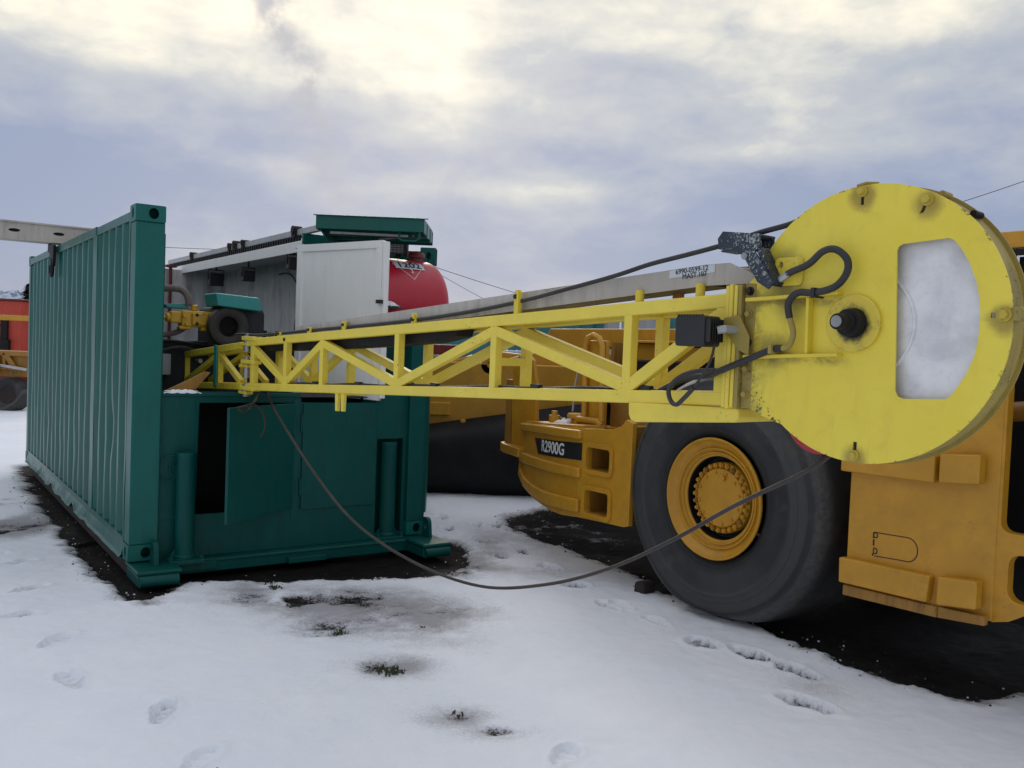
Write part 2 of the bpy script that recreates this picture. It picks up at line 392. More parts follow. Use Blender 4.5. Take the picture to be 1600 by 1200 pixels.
def hexbolt(c, r, h, n=6, ny=-1):
    b_ = B(); b_.cyl((c[0], c[1], c[2]), (c[0], c[1] + ny * h * .3, c[2]), r * 1.5, 20)
    b_.cyl((c[0], c[1] + ny * h * .28, c[2]), (c[0], c[1] + ny * h, c[2]), r, n); return b_
def rrect(x0, x1, z0, z1, r, n=4):
    out = []
    for cx_, cz, a0 in ((x1 - r, z1 - r, 0), (x0 + r, z1 - r, 90), (x0 + r, z0 + r, 180), (x1 - r, z0 + r, 270)):
        for k in range(n + 1):
            a = R(a0 + 90 * k / n); out.append((cx_ + r * math.cos(a), cz + r * math.sin(a)))
    return out
def ell(cx_, cz, rx, rz, n=20): return [(cx_ + rx * math.cos(2 * math.pi * k / n), cz + rz * math.sin(2 * math.pi * k / n)) for k in range(n)]

# ------------------------------------------------------------------ ground: one sheet with snow relief
def lattice(seed):
    rs = np.random.RandomState(seed); return rs.rand(256, 256)
LAT = [lattice(i) for i in range(4)]
def vnoise(x, y, s, k=0):
    x = x * s + 50.3 * k; y = y * s + 17.7 * k; xi = np.floor(x).astype(int); yi = np.floor(y).astype(int)
    u = x - xi; v = y - yi; u = u * u * (3 - 2 * u); v = v * v * (3 - 2 * v); L_ = LAT[k % 4]
    g = lambda a, b_: L_[a % 256, b_ % 256]
    return (g(xi, yi) * (1 - u) + g(xi + 1, yi) * u) * (1 - v) + (g(xi, yi + 1) * (1 - u) + g(xi + 1, yi + 1) * u) * v
def fbm(x, y, s, k=0, o=4):
    r = 0; a = .5; tt = 0
    for i in range(o): r = r + a * vnoise(x, y, s, k + i); tt += a; a *= .55; s *= 2.07
    return r / tt
def sdist(x, y, poly):
    P = np.array(poly); dmin = np.full(x.shape, 1e9); ins = np.zeros(x.shape, bool)
    for i in range(len(P)):
        a, b_ = P[i], P[(i + 1) % len(P)]; e0, e1 = b_ - a; L2 = e0 * e0 + e1 * e1
        tt = np.clip(((x - a[0]) * e0 + (y - a[1]) * e1) / L2, 0, 1)
        dmin = np.minimum(dmin, np.hypot(x - a[0] - tt * e0, y - a[1] - tt * e1))
        c = ((a[1] > y) != (b_[1] > y)) & (x < (b_[0] - a[0]) * (y - a[1]) / (b_[1] - a[1] + 1e-12) + a[0]); ins ^= c
    return np.where(ins, dmin, -dmin)
def axis(lo, hi, st, far, gr=1.03):
    def grow(v0, sign):
        s_ = st; v_ = v0; out = []
        while abs(v_) < far: s_ *= gr if s_ < .6 else 1.14; v_ += sign * s_; out.append(v_)
        return out
    return np.array(grow(lo, -1)[::-1] + list(np.arange(lo, hi, st)) + grow(hi, 1))
gx = axis(-3.4, 3.0, .0165, 900); gy = axis(3.4, 7.4, .0165, 900)
GX, GY = np.meshgrid(gx, gy)
polyA = [(-6.5, 11.75), (-4.62, 8.77), (-3.69, 7.45), (-3.09, 6.64), (-2.68, 6.10), (-2.62, 5.98), (-2.38, 5.94), (-2.30, 6.42), (-1.83, 6.54), (-1.11, 6.74), (-.48, 7.0), (-.28, 7.4), (-.40, 7.95), (-1.2, 8.9), (-4.2, 13.2), (-5.6, 12.8)]
polyB = [(.02, 9.5), (.27, 9.85), (.5, 10.15), (1.0, 10.8), (.3, 11.25), (-1, 10.95), (-2.4, 11.6), (2, 18), (9, 15), (9, 6), (5, 4.4), (3.5, 4.95), (2.91, 4.87), (2.61, 4.76), (2.4, 4.83), (2.24, 5.02), (2.0, 5.42), (1.76, 5.9), (1.4, 6.5), (1.12, 6.98), (1.0, 7.36), (.64, 8.0), (.24, 8.45), (.0, 9.0)]
wob = (fbm(GX, GY, 3.0, 1) - .5)
wob2 = (fbm(GX, GY, 9.0, 2) - .5)
wob3 = (fbm(GX, GY, 24.0, 0) - .5)
dA = sdist(GX, GY, polyA) + wob * .14 + wob2 * .12 + wob3 * .09; dB = sdist(GX, GY, polyB) + wob * .20 + wob2 * .12 + wob3 * .09
sm = lambda v_, a, b_: (lambda q: q * q * (3 - 2 * q))(np.clip((v_ - a) / (b_ - a), 0, 1))
bare = np.maximum(sm(dA, -.05, .05), sm(dB, -.06, .06))
gau = lambda x0, y0, rx, ry, an=0: np.exp(-(((GX - x0) * math.cos(an) + (GY - y0) * math.sin(an)) ** 2 / rx ** 2 + (-(GX - x0) * math.sin(an) + (GY - y0) * math.cos(an)) ** 2 / ry ** 2))
brk = fbm(GX, GY, 5.5, 3, 5)
thin = np.zeros_like(GX)
for x0, y0, rx, ry, an, a in [(-1.30, 6.22, .62, .26, .1, .85), (-.85, 6.05, .60, .32, -.3, .62), (-1.62, 6.10, .28, .15, 0, .7), (-1.0, 5.60, .45, .30, 0, .48), (-.25, 6.1, .5, .2, .2, .30),
                              (-.60, 4.88, .20, .13, 0, .60), (-.2, 4.28, .09, .07, 0, .45), (.0, 4.12, .10, .06, 0, .5), (-.45, 5.6, .5, .2, -.3, .22),
                              (-4.55, 8.0, .42, .30, .9, .85), (-5.25, 9.2, .3, .3, 0, .5), (-.42, 7.2, .28, .35, .4, .55), (-.75, 4.5, .8, .5, .5, .12), (.05, 7.5, .9, .5, 1.0, .12)]:
    thin = np.maximum(thin, .92 * a * gau(x0, y0, rx, ry, an))
bare = bare * (1 - .62 * gau(.55, 8.9, .55, 1.0, .45) * np.clip(3.2 * (fbm(GX, GY, 6.5, 1, 5) - .42), 0, 1))
thin = thin * np.clip(.80 + 3.0 * (brk - .5), .2, 1.5)
bare = np.maximum(bare, np.clip(thin, 0, .85))
slush = np.zeros_like(GX)
for x0, y0, rx, ry, an, a in [(-1.15, 6.12, .85, .36, 0, 1.0), (-.80, 5.75, .75, .42, -.3, .8), (-.45, 5.9, .6, .25, .1, .6), (-.62, 4.9, .28, .2, 0, .6), (-.35, 7.3, .45, .5, .3, .8), (-4.5, 8.1, .7, .5, .9, .9), (-3.2, 7.6, .6, .8, .6, .35),
                              (-.2, 4.25, .25, .15, 0, .5), (.02, 4.1, .25, .12, 0, .5), (0, 8.2, .6, .9, .2, .45), (.4, 7.1, .5, .5, 0, .3), (-1.7, 6.3, .5, .25, 0, .6), (1.3, 5.6, .3, .5, .4, .25), (1.7, 4.9, .3, .5, .4, .3)]:
    slush = np.maximum(slush, a * gau(x0, y0, rx, ry, an))
slush = np.clip(slush * (.55 + 2.8 * (fbm(GX, GY, 3.0, 2, 5) - .32)), 0, 1)
slush = np.maximum(slush, .8 * sm(np.maximum(dA, dB), -.16, .02))
# thawed streaks on the puddle
pud = sm(dB, .0, .25) * gau(.45, 9.1, .7, 1.1, .5)
und = .05 * (fbm(GX, GY, .8, 0, 3) - .5) + .022 * (fbm(GX, GY, 3.4, 1, 3) - .5) + .008 * (fbm(GX, GY, 16, 2, 2) - .5)
rise = .02 * sm(-np.minimum(np.maximum(-dA, -dB), .6) * -1, .0, .3)
Zs = .0 + und
Zd = -.034 + .014 * (fbm(GX, GY, 14, 3, 4) - .5) + .02 * (fbm(GX, GY, 2.5, 2, 2) - .5)
lip = .007 * np.exp(-((np.maximum(dA, dB) + .10) / .07) ** 2) * (.4 + 1.2 * brk)
ZZ = Zs * (1 - bare) + Zd * bare + lip * (1 - bare)
# footprints: x, y, heading (deg), length, depth, dirt
for x0, y0, an, ln, dp, dirt in [(-3.274, 6.086, 60, .26, .030, .30), (-3.036, 5.523, 40, .24, .03, .28), (-2.589, 5.107, 85, .28, .024, .14), (-2.206, 4.515, 130, .30, .024, .16), (-1.592, 4.155, 100, .27, .036, .20), (-3.6, 7.6, 70, .26, .03, .3), (-4.1, 7.0, 60, .26, .03, .3), (-.1, 8.9, 100, .26, .03, .4), (.15, 7.9, 110, .26, .03, .4), (.75, 6.3, 120, .26, .03, .3),
                                 (-.241, 8.245, 115, .28, .04, .65), (-.052, 7.68, 120, .28, .04, .65), (.381, 7.36, 120, .32, .04, .75), (.553, 6.778, 20, .22, .04, .75), (1.274, 5.541, 125, .26, .035, .62), (1.56, 5.33, 128, .40, .05, .80), (1.72, 5.10, 122, .30, .05, .88),
                                 (1.62, 4.60, 135, .34, .05, .88), (-.579, 8.778, 110, .26, .035, .40), (-.688, 9.334, 115, .26, .035, .38), (-.30, 8.95, 100, .26, .03, .35), (1.05, 5.95, 120, .26, .022, .05), (.85, 6.35, 120, .24, .022, .05), (.3, 3.9, 60, .22, .015, .05), (-3.75, 6.8, 50, .26, .03, .2), (-1.25, 3.68, 80, .28, .02, .05)]:
    a = R(an); u = (GX - x0) * math.cos(a) + (GY - y0) * math.sin(a); vv = -(GX - x0) * math.sin(a) + (GY - y0) * math.cos(a)
    wv = .052 + (.030 if dirt > .5 else 0) + .012 * np.tanh(u / .06); r_ = np.sqrt((u / (ln / 2)) ** 2 + (vv / wv) ** 2 + 1e-9)
    r_ = r_ + .25 * (vnoise(GX, GY, 26, 1) - .5)
    ins = 1 - sm(r_, .86, 1.04); tread = .5 + .5 * np.tanh(3 * np.cos(u * 2 * math.pi / .062 + .6 * np.sin(vv * 40)))
    ZZ -= ins * dp * 1.5 * (.55 + .45 * tread); ZZ += .010 * np.exp(-((r_ - 1.2) / .18) ** 2)
    bare = np.maximum(bare, (dirt + .05) * ins * ((.5 + .6 * brk + .5 * tread) if dirt < .5 else (.12 + .85 * brk)))
    bare = np.clip(bare, 0, 1)
ny_, nx_ = GX.shape
co = np.stack([GX, GY, ZZ], -1).reshape(-1, 3).astype(np.float32)
idx = np.arange(ny_ * nx_).reshape(ny_, nx_)
fc = np.stack([idx[:-1, :-1], idx[:-1, 1:], idx[1:, 1:], idx[1:, :-1]], -1).reshape(-1, 4)
me = bpy.data.meshes.new('ground'); me.vertices.add(len(co)); me.vertices.foreach_set('co', co.ravel())
me.loops.add(fc.size); me.loops.foreach_set('vertex_index', fc.ravel().astype(np.int32))
me.polygons.add(len(fc)); me.polygons.foreach_set('loop_start', np.arange(0, fc.size, 4, dtype=np.int32)); me.polygons.foreach_set('loop_total', np.full(len(fc), 4, dtype=np.int32))
me.update(); me.validate(); me.polygons.foreach_set('use_smooth', [True] * len(fc))
for nm, arr in (('slush', slush), ('bare', bare), ('wet', np.clip(np.maximum(sm(dB, .1, .5) * .75, sm(dA, .05, .3) * .6), 0, 1))):
    at_ = me.attributes.new(nm, 'FLOAT', 'POINT'); at_.data.foreach_set('value', arr.ravel().astype(np.float32))
me.materials.append(GROUND); go = bpy.data.objects.new('ground', me); COL.objects.link(go)
go['kind'] = 'structure'; go['label'] = 'trampled snow field with thawed black earth under the machines'
def gz(x, y):
    i = int(np.clip(np.searchsorted(gx, x), 1, nx_ - 1)); j = int(np.clip(np.searchsorted(gy, y), 1, ny_ - 1)); return float(ZZ[j, i])

exec_parts = []
# ------------------------------------------------------------------ distant hills, wood
def ridge(name, y, x0, x1, h, seed, mat, rough=1.0, label=''):
    rs = np.random.RandomState(seed); n = 260; b_ = B(); prev = None
    for i in range(n):
        x = x0 + (x1 - x0) * i / (n - 1); hh = h * (.75 + .45 * float(fbm(np.array([x]), np.array([y]), .006, 1)[0])) + rough * rs.rand()
        cur = [b_.bm.verts.new((x, y - 60, -1)), b_.bm.verts.new((x, y + rs.rand() * 3, hh * .6)), b_.bm.verts.new((x, y + 40, hh)), b_.bm.verts.new((x, y + 120, -1))]
        if prev:
            for k in range(3): b_.bm.faces.new((prev[k], cur[k], cur[k + 1], prev[k + 1]))
        prev = cur
    o = b_.put(name, mat); o['kind'] = 'structure'; o['label'] = label; return o
ridge('hills', 620, -700, 60, 27, 5, HILL, 4, 'pale frosty wooded hills on the horizon')

# ================================================================== the green container
c = T('shipping_container', 'big teal open topped shipping container with ribbed left side and low front wall', 'container', FC, (0, 0, -.14))
def corrugated(y0, y1, z0, z1, x, pitch, dep, th=.004, axis_='y', dents=()):
    """trapezoidal sheet, several rows in height so that dents can bend it"""
    b_ = B(); pts = []; n = max(1, int(round((y1 - y0) / pitch))); p = (y1 - y0) / n
    for i in range(n):
        a = y0 + i * p
        for f, dd in ((0, 0), (.18, 0), (.20, .002), (.43, dep - .002), (.45, dep), (.70, dep), (.72, dep - .002), (.96, .002)): pts.append((a + f * p, dd))
    pts.append((y1, 0)); rows = 14; g_ = []
    for k in range(rows + 1):
        z = z0 + (z1 - z0) * k / rows; row = []
        for a, dd in pts:
            q = 0
            for (da, dz, dr, dm) in dents: q += dm * math.exp(-((a - da) / dr) ** 2 - ((z - dz) / (dr * .8)) ** 2)
            q += .004 * math.sin(a * 9.1 + z * 3.3) * math.sin(z * 5 + a)
            xx = x + dd + q
            row.append(b_.bm.verts.new((xx, a, z) if axis_ == 'y' else (a, xx, z)))
        g_.append(row)
    for A, Bq in zip(g_, g_[1:]):
        for i in range(len(A) - 1): b_.bm.faces.new((A[i], A[i + 1], Bq[i + 1], Bq[i]))
    ext = bmesh.ops.extrude_face_region(b_.bm, geom=list(b_.bm.faces))
    mv = (th, 0, 0) if axis_ == 'y' else (0, th, 0)
    bmesh.ops.translate(b_.bm, verts=[v for v in ext['geom'] if isinstance(v, bmesh.types.BMVert)], vec=mv)
    return b_
side = corrugated(.205, 1.47, .14, 2.49, .006, .25, .040, dents=[(.75, .9, .2, .02), (1.2, 1.6, .12, .008)]).put('ribbed_side_panel', TEAL, c, smooth=True)
side2 = corrugated(1.62, 5.90, .14, 2.49, .006, .285, .040, dents=[(2.75, 1.55, .10, .020), (2.4, .55, .14, .018), (3.3, .4, .16, .015), (4.1, .6, .14, .015), (2.95, 2.1, .1, .010)]).put('ribbed_side_panel', TEAL, c, smooth=True)
B().box(.0, .05, 1.47, 1.62, .13, 2.50).put('middle_post', TEAL, c, bev=.006)
B().box(.0, .06, .19, 1.50, 2.49, 2.555).box(-.006, .06, 1.50, 5.88, 2.485, 2.562).put('top_side_rail', TEAL, c, bev=.006)
# bottom side rail with a buckled lower flange
b_ = B(); n = 60; prev = None; rs = random.Random(3)
for i in range(n + 1):
    y = .18 + (5.88 - .18) * i / n; dz = .008 * math.sin(i * 1.7) * (1 if 14 < i < 50 else .2); dx = .010 * math.sin(i * .9) ** 3 * (1 if i > 12 else .2)
    if i in (22, 23, 36, 37, 47): dz += .045
    cur = [b_.bm.verts.new(q) for q in ((.002, y, .145), (.002, y, .10), (-.012 + dx, y, .02 + dz), (-.03 + dx, y, .0 + dz), (.05, y, .0 + dz), (.05, y, .145))]
    if prev:
        for k in range(6): b_.bm.faces.new((prev[k], prev[(k + 1) % 6], cur[(k + 1) % 6], cur[k]))
    prev = cur
b_.put('bottom_side_rail', TEAL, c)
def casting(x0, x1, y0, y1, z0, z1, holes=('f', 's'), top=False):
    b_ = B(); xm, ym, zm = (x0 + x1) / 2, (y0 + y1) / 2, (z0 + z1) / 2
    hf = ell(xm + .02, zm, .036, .040) if 'f' in holes else None
    b_.plate(rrect(x0, x1, z0, z1, .008, 2), [hf] if hf else [], y0, y0 + .012)
    hs = ell(ym, zm, .030, .042)
    b_.plate(rrect(y0 + .012, y1, z0, z1, .008, 2), [hs], x0, x0 + .012, 'yz')
    b_.box(x0 + .012, x1, y1 - .012, y1, z0, z1).box(x1 - .012, x1, y0 + .012, y1 - .012, z0, z1)
    b_.box(x0 + .012, x1 - .012, y0 + .012, y1 - .012, z1 - .012, z1).box(x0 + .012, x1 - .012, y0 + .012, y1 - .012, z0, z0 + .012)
    return b_
def corner(x0, x1, z0, z1, y0=0, y1=.162):
    return casting(x0, x1, y0, y1, z0, z1).put('corner_casting', TEALP, c)
lp = B().box(.003, .205, .006, .17, .118, 2.473).put('corner_post', TEALP, c, bev=.008)
corner(-.004, .205, 2.473, 2.594, -.004, .178); corner(-.004, .205, 0, .118, -.004, .178)
B().box(.205, .215, .03, .16, .12, 2.40).put('door_hinge_strip', TEALF, c, bev=.003)
corner(-.004, .205, 2.473, 2.594, 5.88, 6.058); corner(-.004, .205, 0, .118, 5.88, 6.058)
B().box(.0, .17, 5.90, 6.05, .118, 2.473).put('corner_post', TEAL, c, bev=.008)
# right front post (cut short) and its neighbours
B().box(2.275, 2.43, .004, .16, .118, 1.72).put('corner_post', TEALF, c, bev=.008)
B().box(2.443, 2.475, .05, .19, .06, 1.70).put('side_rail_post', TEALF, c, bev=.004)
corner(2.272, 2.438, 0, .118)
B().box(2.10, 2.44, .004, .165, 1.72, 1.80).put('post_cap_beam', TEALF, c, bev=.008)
# low front wall with a doorway, and its two doors
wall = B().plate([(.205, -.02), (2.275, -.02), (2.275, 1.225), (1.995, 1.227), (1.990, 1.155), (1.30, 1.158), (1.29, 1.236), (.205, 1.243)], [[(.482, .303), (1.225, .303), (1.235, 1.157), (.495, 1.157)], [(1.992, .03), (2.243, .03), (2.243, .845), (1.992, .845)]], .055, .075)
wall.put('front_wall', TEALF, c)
B().box(.216, 1.29, .04, .10, 1.205, 1.232).put('wall_top_rail', TEALF, c, bev=.004)
B().box(.22, .485, .047, .056, .27, .278).box(.466, .478, .045, .056, .30, 1.17).put('wall_seam', TEALF, c)
B().box(1.992, 2.243, .17, .18, .0, .9).box(1.985, 1.992, .075, .18, .0, .86).box(2.243, 2.25, .075, .18, .0, .86).box(1.985, 2.25, .075, .18, .86, .87).put('jack_recess', TEALF, c)
dr = T('cabinet_door', '', '', FC)  # placeholder frame only
bpy.data.objects.remove(dr.e)
hx, hy = 1.238, .045; fx, fy = .565, -.43; dv = Vector((fx - hx, fy - hy, 0)); nv = Vector((-dv.y, dv.x, 0)).normalized() * .012
b_ = B(); P = [Vector((hx, hy, 0)), Vector((fx, fy, 0))]; vs = []
for p_ in (P[0] - nv, P[0] + nv, P[1] + nv, P[1] - nv):
    for z in (.307, 1.153): vs.append(b_.bm.verts.new((p_.x, p_.y, z)))
for f in ((0, 1, 3, 2), (2, 3, 5, 4), (4, 5, 7, 6), (6, 7, 1, 0), (0, 2, 4, 6), (1, 3, 5, 7)): b_.bm.faces.new([vs[i] for i in f])
dd = b_.put('cabinet_door', TEALF, c, bev=.003); dd['label'] = 'open teal cabinet door swung out of the low front wall'
for z in (.4, .9): sub(B().cyl((1.245, .035, z), (1.245, .035, z + .12), .012, 10), 'hinge', TEALF, c, dd, smooth=True)
b_ = B(); b_.plate(rrect(1.318, 1.978, .287, 1.148, .012, 3), [], .040, .052)
d2 = b_.put('cabinet_door', TEALF, c, bev=.003); d2['label'] = 'closed teal cabinet door in the low front wall'
for z in (.4, .92): sub(B().cyl((1.308, .045, z), (1.308, .045, z + .14), .012, 10), 'hinge', TEALF, c, d2, smooth=True)
B().box(1.24, 1.30, .048, .056, .2, 1.19).put('door_post', TEALF, c)
# interior of the cabinet
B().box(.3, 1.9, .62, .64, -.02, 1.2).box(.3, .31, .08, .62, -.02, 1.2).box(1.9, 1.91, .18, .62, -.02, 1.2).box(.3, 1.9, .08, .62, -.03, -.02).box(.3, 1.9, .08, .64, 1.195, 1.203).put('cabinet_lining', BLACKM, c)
def jack(x, z1, y, r=.072):
    j = B().lathe([(r * .80, z1 - .004), (r * .80, z1), (r, z1), (r, z1 - .03), (r * .97, z1 - .034), (r * .97, .03), (r * 1.12, .02), (r * 1.12, .0)], (x, y, 0), 'z', 40).put('jack_tube', TEALB if False else TEALF, c, smooth=True)
    sub(B().box(x - .13, x + .13, y - .10, y + .08, -.035, .0), 'foot_plate', TEALF, c, j, bev=.006)
    for sx_ in (-1, 1): sub(B().cyl((x + sx_ * .11, y - .075, 0), (x + sx_ * .11, y - .075, .028), .014, 6), 'bolt', TEALF, c, j)
    for sx_ in (-1, 1): sub(B().prism([(x + sx_ * .118, .0), (x + sx_ * .072, .0), (x + sx_ * .072, .07)], y - .01, y + .01), 'gusset', TEALF, c, j)
jack(.39, .792, -.02); jack(2.125, .818, .085)
# skid: front sill, runners, end shoes with padeyes
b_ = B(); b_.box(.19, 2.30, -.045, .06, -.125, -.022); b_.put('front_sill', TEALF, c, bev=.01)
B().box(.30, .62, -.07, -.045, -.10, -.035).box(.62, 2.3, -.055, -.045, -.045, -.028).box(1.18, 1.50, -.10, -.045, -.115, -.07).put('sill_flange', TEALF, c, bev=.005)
B().box(.03, .20, .10, 5.9, -.135, -.01).put('skid_runner', RUST, c, bev=.01)
B().box(2.25, 2.42, .10, 5.9, -.135, -.01).put('skid_runner', RUST, c, bev=.01)
B().box(.2, 2.25, .75, 5.9, -.06, -.02).put('floor', RUST, c)
def shoe(x0, x1, y0, px, ymid):
    b_ = B(); b_.box(x0, x1, y0, .12, -.045, -.012).box(x0 + .01, x1 - .02, y0 + .02, .10, -.13, -.045)
    s_ = b_.put('lifting_shoe', TEALF, c, bev=.016)
    b_ = B()
    b_.plate([(ymid - .075, -.012), (ymid + .075, -.012)] + [(ymid + .055 * math.cos(R(a)) * 1.1, .095 + .062 * math.sin(R(a))) for a in range(0, 181, 15)], [ell(ymid, .088, .026, .038)], px - .016, px + .016, 'yz')
    sub(b_, 'padeye', TEALF, c, s_, bev=.004)
    sub(B().cyl((x0 + .02, y0 + .012, -.085), (x1 - .03, y0 + .012, -.085), .042, 18), 'roller', TEALF, c, s_, smooth=True)
shoe(.0, .315, -.29, .165, -.07); shoe(2.25, 2.53, -.36, 2.455, -.04)
# right wall, rear wall: painted white inside
rw = corrugated(1.60, 5.98, .0, 2.585, 2.40, .26, .036).put('right_wall', INNER, c, smooth=True)
corrugated(.17, 2.44, .0, 2.585, 5.98, .28, .036, axis_='x').put('rear_wall', INNER, c, smooth=True)
B().box(2.44, 2.448, 1.6, 5.95, .0, 2.5).put('outer_cladding', TEALF, c)
# partial roof over the right strip, with white fascia
rf = B().box(1.875, 2.44, 1.62, 6.90, 2.585, 2.60).put('roof_strip', INNER, c)
sub(B().box(1.86, 1.875, 1.58, 6.92, 2.535, 2.645), 'fascia', WHITE, c, rf, bev=.003)
sub(B().box(1.855, 2.52, 1.53, 1.57, 2.592, 2.712), 'front_header', TEAL, c, rf, bev=.004)
sub(B().box(1.8, 1.86, 1.50, 1.60, 2.56, 2.60), 'header_shim', WHITE, c, rf)
rr_ = B().box(1.895, 1.945, 1.30, 6.9, 2.715, 2.775).put('roof_rail', GALV, c, bev=.004)
b_ = B()
b_.box(1.892, 1.8945, 1.68, 6.85, 2.65, 2.712)
for i in range(68):
    y = 1.7 + i * .075; b_.box(1.882, 1.893, y, y + .036, 2.655, 2.705)
sub(b_, 'rack_teeth', BLACKM, c, rr_)
for y, s_ in ((1.85, .05), (3.45, .035), (3.75, .05), (3.95, .035), (5.6, .04)):
    sub(B().box(1.87, 1.95, y - s_, y + s_, 2.69, 2.79).cyl((1.86, y, 2.77), (1.96, y, 2.77), s_ * .9, 14), 'rail_clamp', RUST if y > 2 else BLACKM, c, rr_, bev=.006)
# stanchion at the back of the deck
sub(B().cyl((1.69, 5.9, 1.2), (1.69, 5.9, 2.60), .022, 10).box(1.62, 1.76, 5.83, 5.97, 2.60, 2.63), 'roof_prop', REDM, c, rf)

# white door panel swung open, its own hinge post
wd = T('white_door', 'white panel door with raised border standing open above the low teal wall', 'door', FC, (1.66, 1.02, 1.17))
A_, B2 = Vector((1.635, 1.06, 0)), Vector((1.985, .03, 0)); dv = B2 - A_; L_ = dv.length; dn = dv.normalized(); nn_ = Vector((dn.y, -dn.x, 0))   # towards viewer-left
if nn_.x > 0: nn_ = -nn_
def slab(b_, u0, u1, z0, z1, o0, o1):
    vs = []
    for u, o in ((u0, o0), (u1, o0), (u1, o1), (u0, o1)):
        q = A_ + dn * u + nn_ * o
        for z in (z0, z1): vs.append(b_.bm.verts.new((q.x, q.y, z)))
    for f in ((0, 1, 3, 2), (2, 3, 5, 4), (4, 5, 7, 6), (6, 7, 1, 0), (0, 2, 4, 6), (1, 3, 5, 7)): b_.bm.faces.new([vs[i] for i in f])
    return b_
z0, z1 = 1.175, 2.535
slab(B(), .06, L_ - .07, z0 + .06, z1 - .06, -.012, .006).put('panel', WHITE, wd)
b_ = B(); slab(b_, 0, L_, z1 - .065, z1, -.02, .022); slab(b_, 0, L_, z0, z0 + .065, -.02, .022); slab(b_, 0, .065, z0 + .065, z1 - .065, -.02, .022); slab(b_, L_ - .075, L_, z0 + .065, z1 - .065, -.02, .022)
b_.put('border_frame', WHITE, wd, bev=.003)
slab(B(), L_ + .004, L_ + .035, z0 + .02, z1 - .01, -.035, .02).put('edge_strip', WHITE, wd, bev=.003)
slab(B(), L_ - .03, L_ + .03, 2.0, 2.03, .0, .05).put('latch', RUST, wd)
slab(B(), .0, .035, z0, z1, -.06, -.022).put('hinge_post', WHITE, wd)

# tilted roof hatch above
h = T('roof_hatch', 'dark teal roof hatch lid raised above the white door with a tube handle', 'hatch', FW, (-1.3, 8.0, 2.72))
b_ = B()
b_.box(-1.80, -.835, 7.95, 7.965, 2.805, 2.925)
b_.box(-1.80, -1.785, 7.965, 8.75, 2.80, 2.925).box(-.85, -.835, 7.965, 8.75, 2.80, 2.925)
b_.box(-1.785, -.85, 7.965, 8.75, 2.91, 2.925).box(-1.82, -.80, 7.93, 7.95, 2.918, 2.926)
b_.box(-1.785, -.83, 8.2, 8.24, 2.78, 2.91).box(-1.785, -.83, 8.5, 8.54, 2.78, 2.91).box(-1.785, -.83, 8.735, 8.75, 2.78, 2.91)
b_.put('lid', TEAL, h, bev=.003)
B().tube([(-1.06, 8.0, 2.82), (-1.06, 7.99, 2.745), (-1.03, 7.985, 2.73), (-.91, 7.985, 2.73), (-.88, 7.985, 2.75), (-.88, 7.99, 2.86)], .011, 10).put('handle', TEAL, h, smooth=True)
B().bar((-1.7, 8.1, 2.79), (-1.0, 8.15, 2.79), .02, .02).bar((-1.3, 8.4, 2.78), (-.95, 8.2, 2.80), .015, .015).put('inner_brace', GALV, h)
B().prism([(7.97, 2.80), (8.7, 2.80), (8.7, 2.66)], -1.77, -1.755, 'yz').put('side_cheek', TEAL, h)

# aluminium beam lying over the left wall, and the hook that holds it
a = T('perforated_beam', 'grey aluminium channel beam with punched slots resting across the container top at far left', 'beam', FC, (-1.5, 3.9, 2.60))
b_ = B(); slots = [ell(.03 - .42 * k, 2.70, .055, .018, 16) for k in range(8)]
b_.plate([(-3.4, 2.60), (.55, 2.60), (.55, 2.79), (-3.4, 2.79)], slots, 3.85, 3.858)
b_.box(-3.4, .55, 3.858, 4.05, 2.782, 2.79).box(-3.4, .55, 3.858, 4.05, 2.60, 2.608).box(-3.4, .55, 4.05, 4.058, 2.60, 2.79)
b_.put('channel', ALU, a)
B().box(-3.4, .55, 3.87, 3.88, 2.612, 2.78).put('inner_web', BLACKM, a)
B().box(-3.4, .55, 3.836, 3.85, 2.778, 2.798).box(-3.4, .55, 3.836, 3.85, 2.60, 2.612).put('edge_lip', ALU, a, bev=.003)
hk = T('beam_hook', 'black steel hook clamped over the container top rail under the grey beam', 'hook', FC, (-.02, 3.75, 2.3))
B().prism([(3.60, 2.56), (4.0, 2.60), (4.02, 2.52), (3.86, 2.48), (3.80, 2.36), (3.66, 2.34), (3.62, 2.40)], -.055, -.025, 'yz').put('clamp_plate', BLACKM, hk, bev=.005)
B().tube([(-.045, 3.70, 2.42), (-.05, 3.66, 2.30), (-.05, 3.72, 2.245), (-.05, 3.80, 2.27), (-.05, 3.80, 2.36)], .018, 10, sub=4).put('hook_loop', BLACKM, hk, smooth=True)

# wire loops hanging at the front wall
tag(B().tube([(.60, -.5, 1.16), (.66, -.5, 1.175), (.75, -.45, 1.20), (.86, -.2, 1.25), (.80, -.3, 1.20), (.68, -.48, 1.13), (.62, -.5, 1.15), (.74, -.46, 1.18), (.82, -.44, 1.10), (.83, -.44, 1.0), (.80, -.44, .94)], .0065, 6, sub=5).put('tied_wire', CABLEB, None, smooth=True, fr=FC), 'loose grey wire tied to the top corner of the open cabinet door', 'wire')
tag(B().tube([(.33, .03, .76), (.26, .03, .757), (.208, .03, .70), (.205, .03, .63), (.25, .03, .58), (.32, .03, .59), (.33, .03, .66), (.29, .03, .70), (.285, .03, .64), (.33, .03, .60)], .005, 6, sub=5).put('coiled_wire', TEALF, None, smooth=True, fr=FC), 'thin wire coil painted teal beside the left jack tube', 'wire')

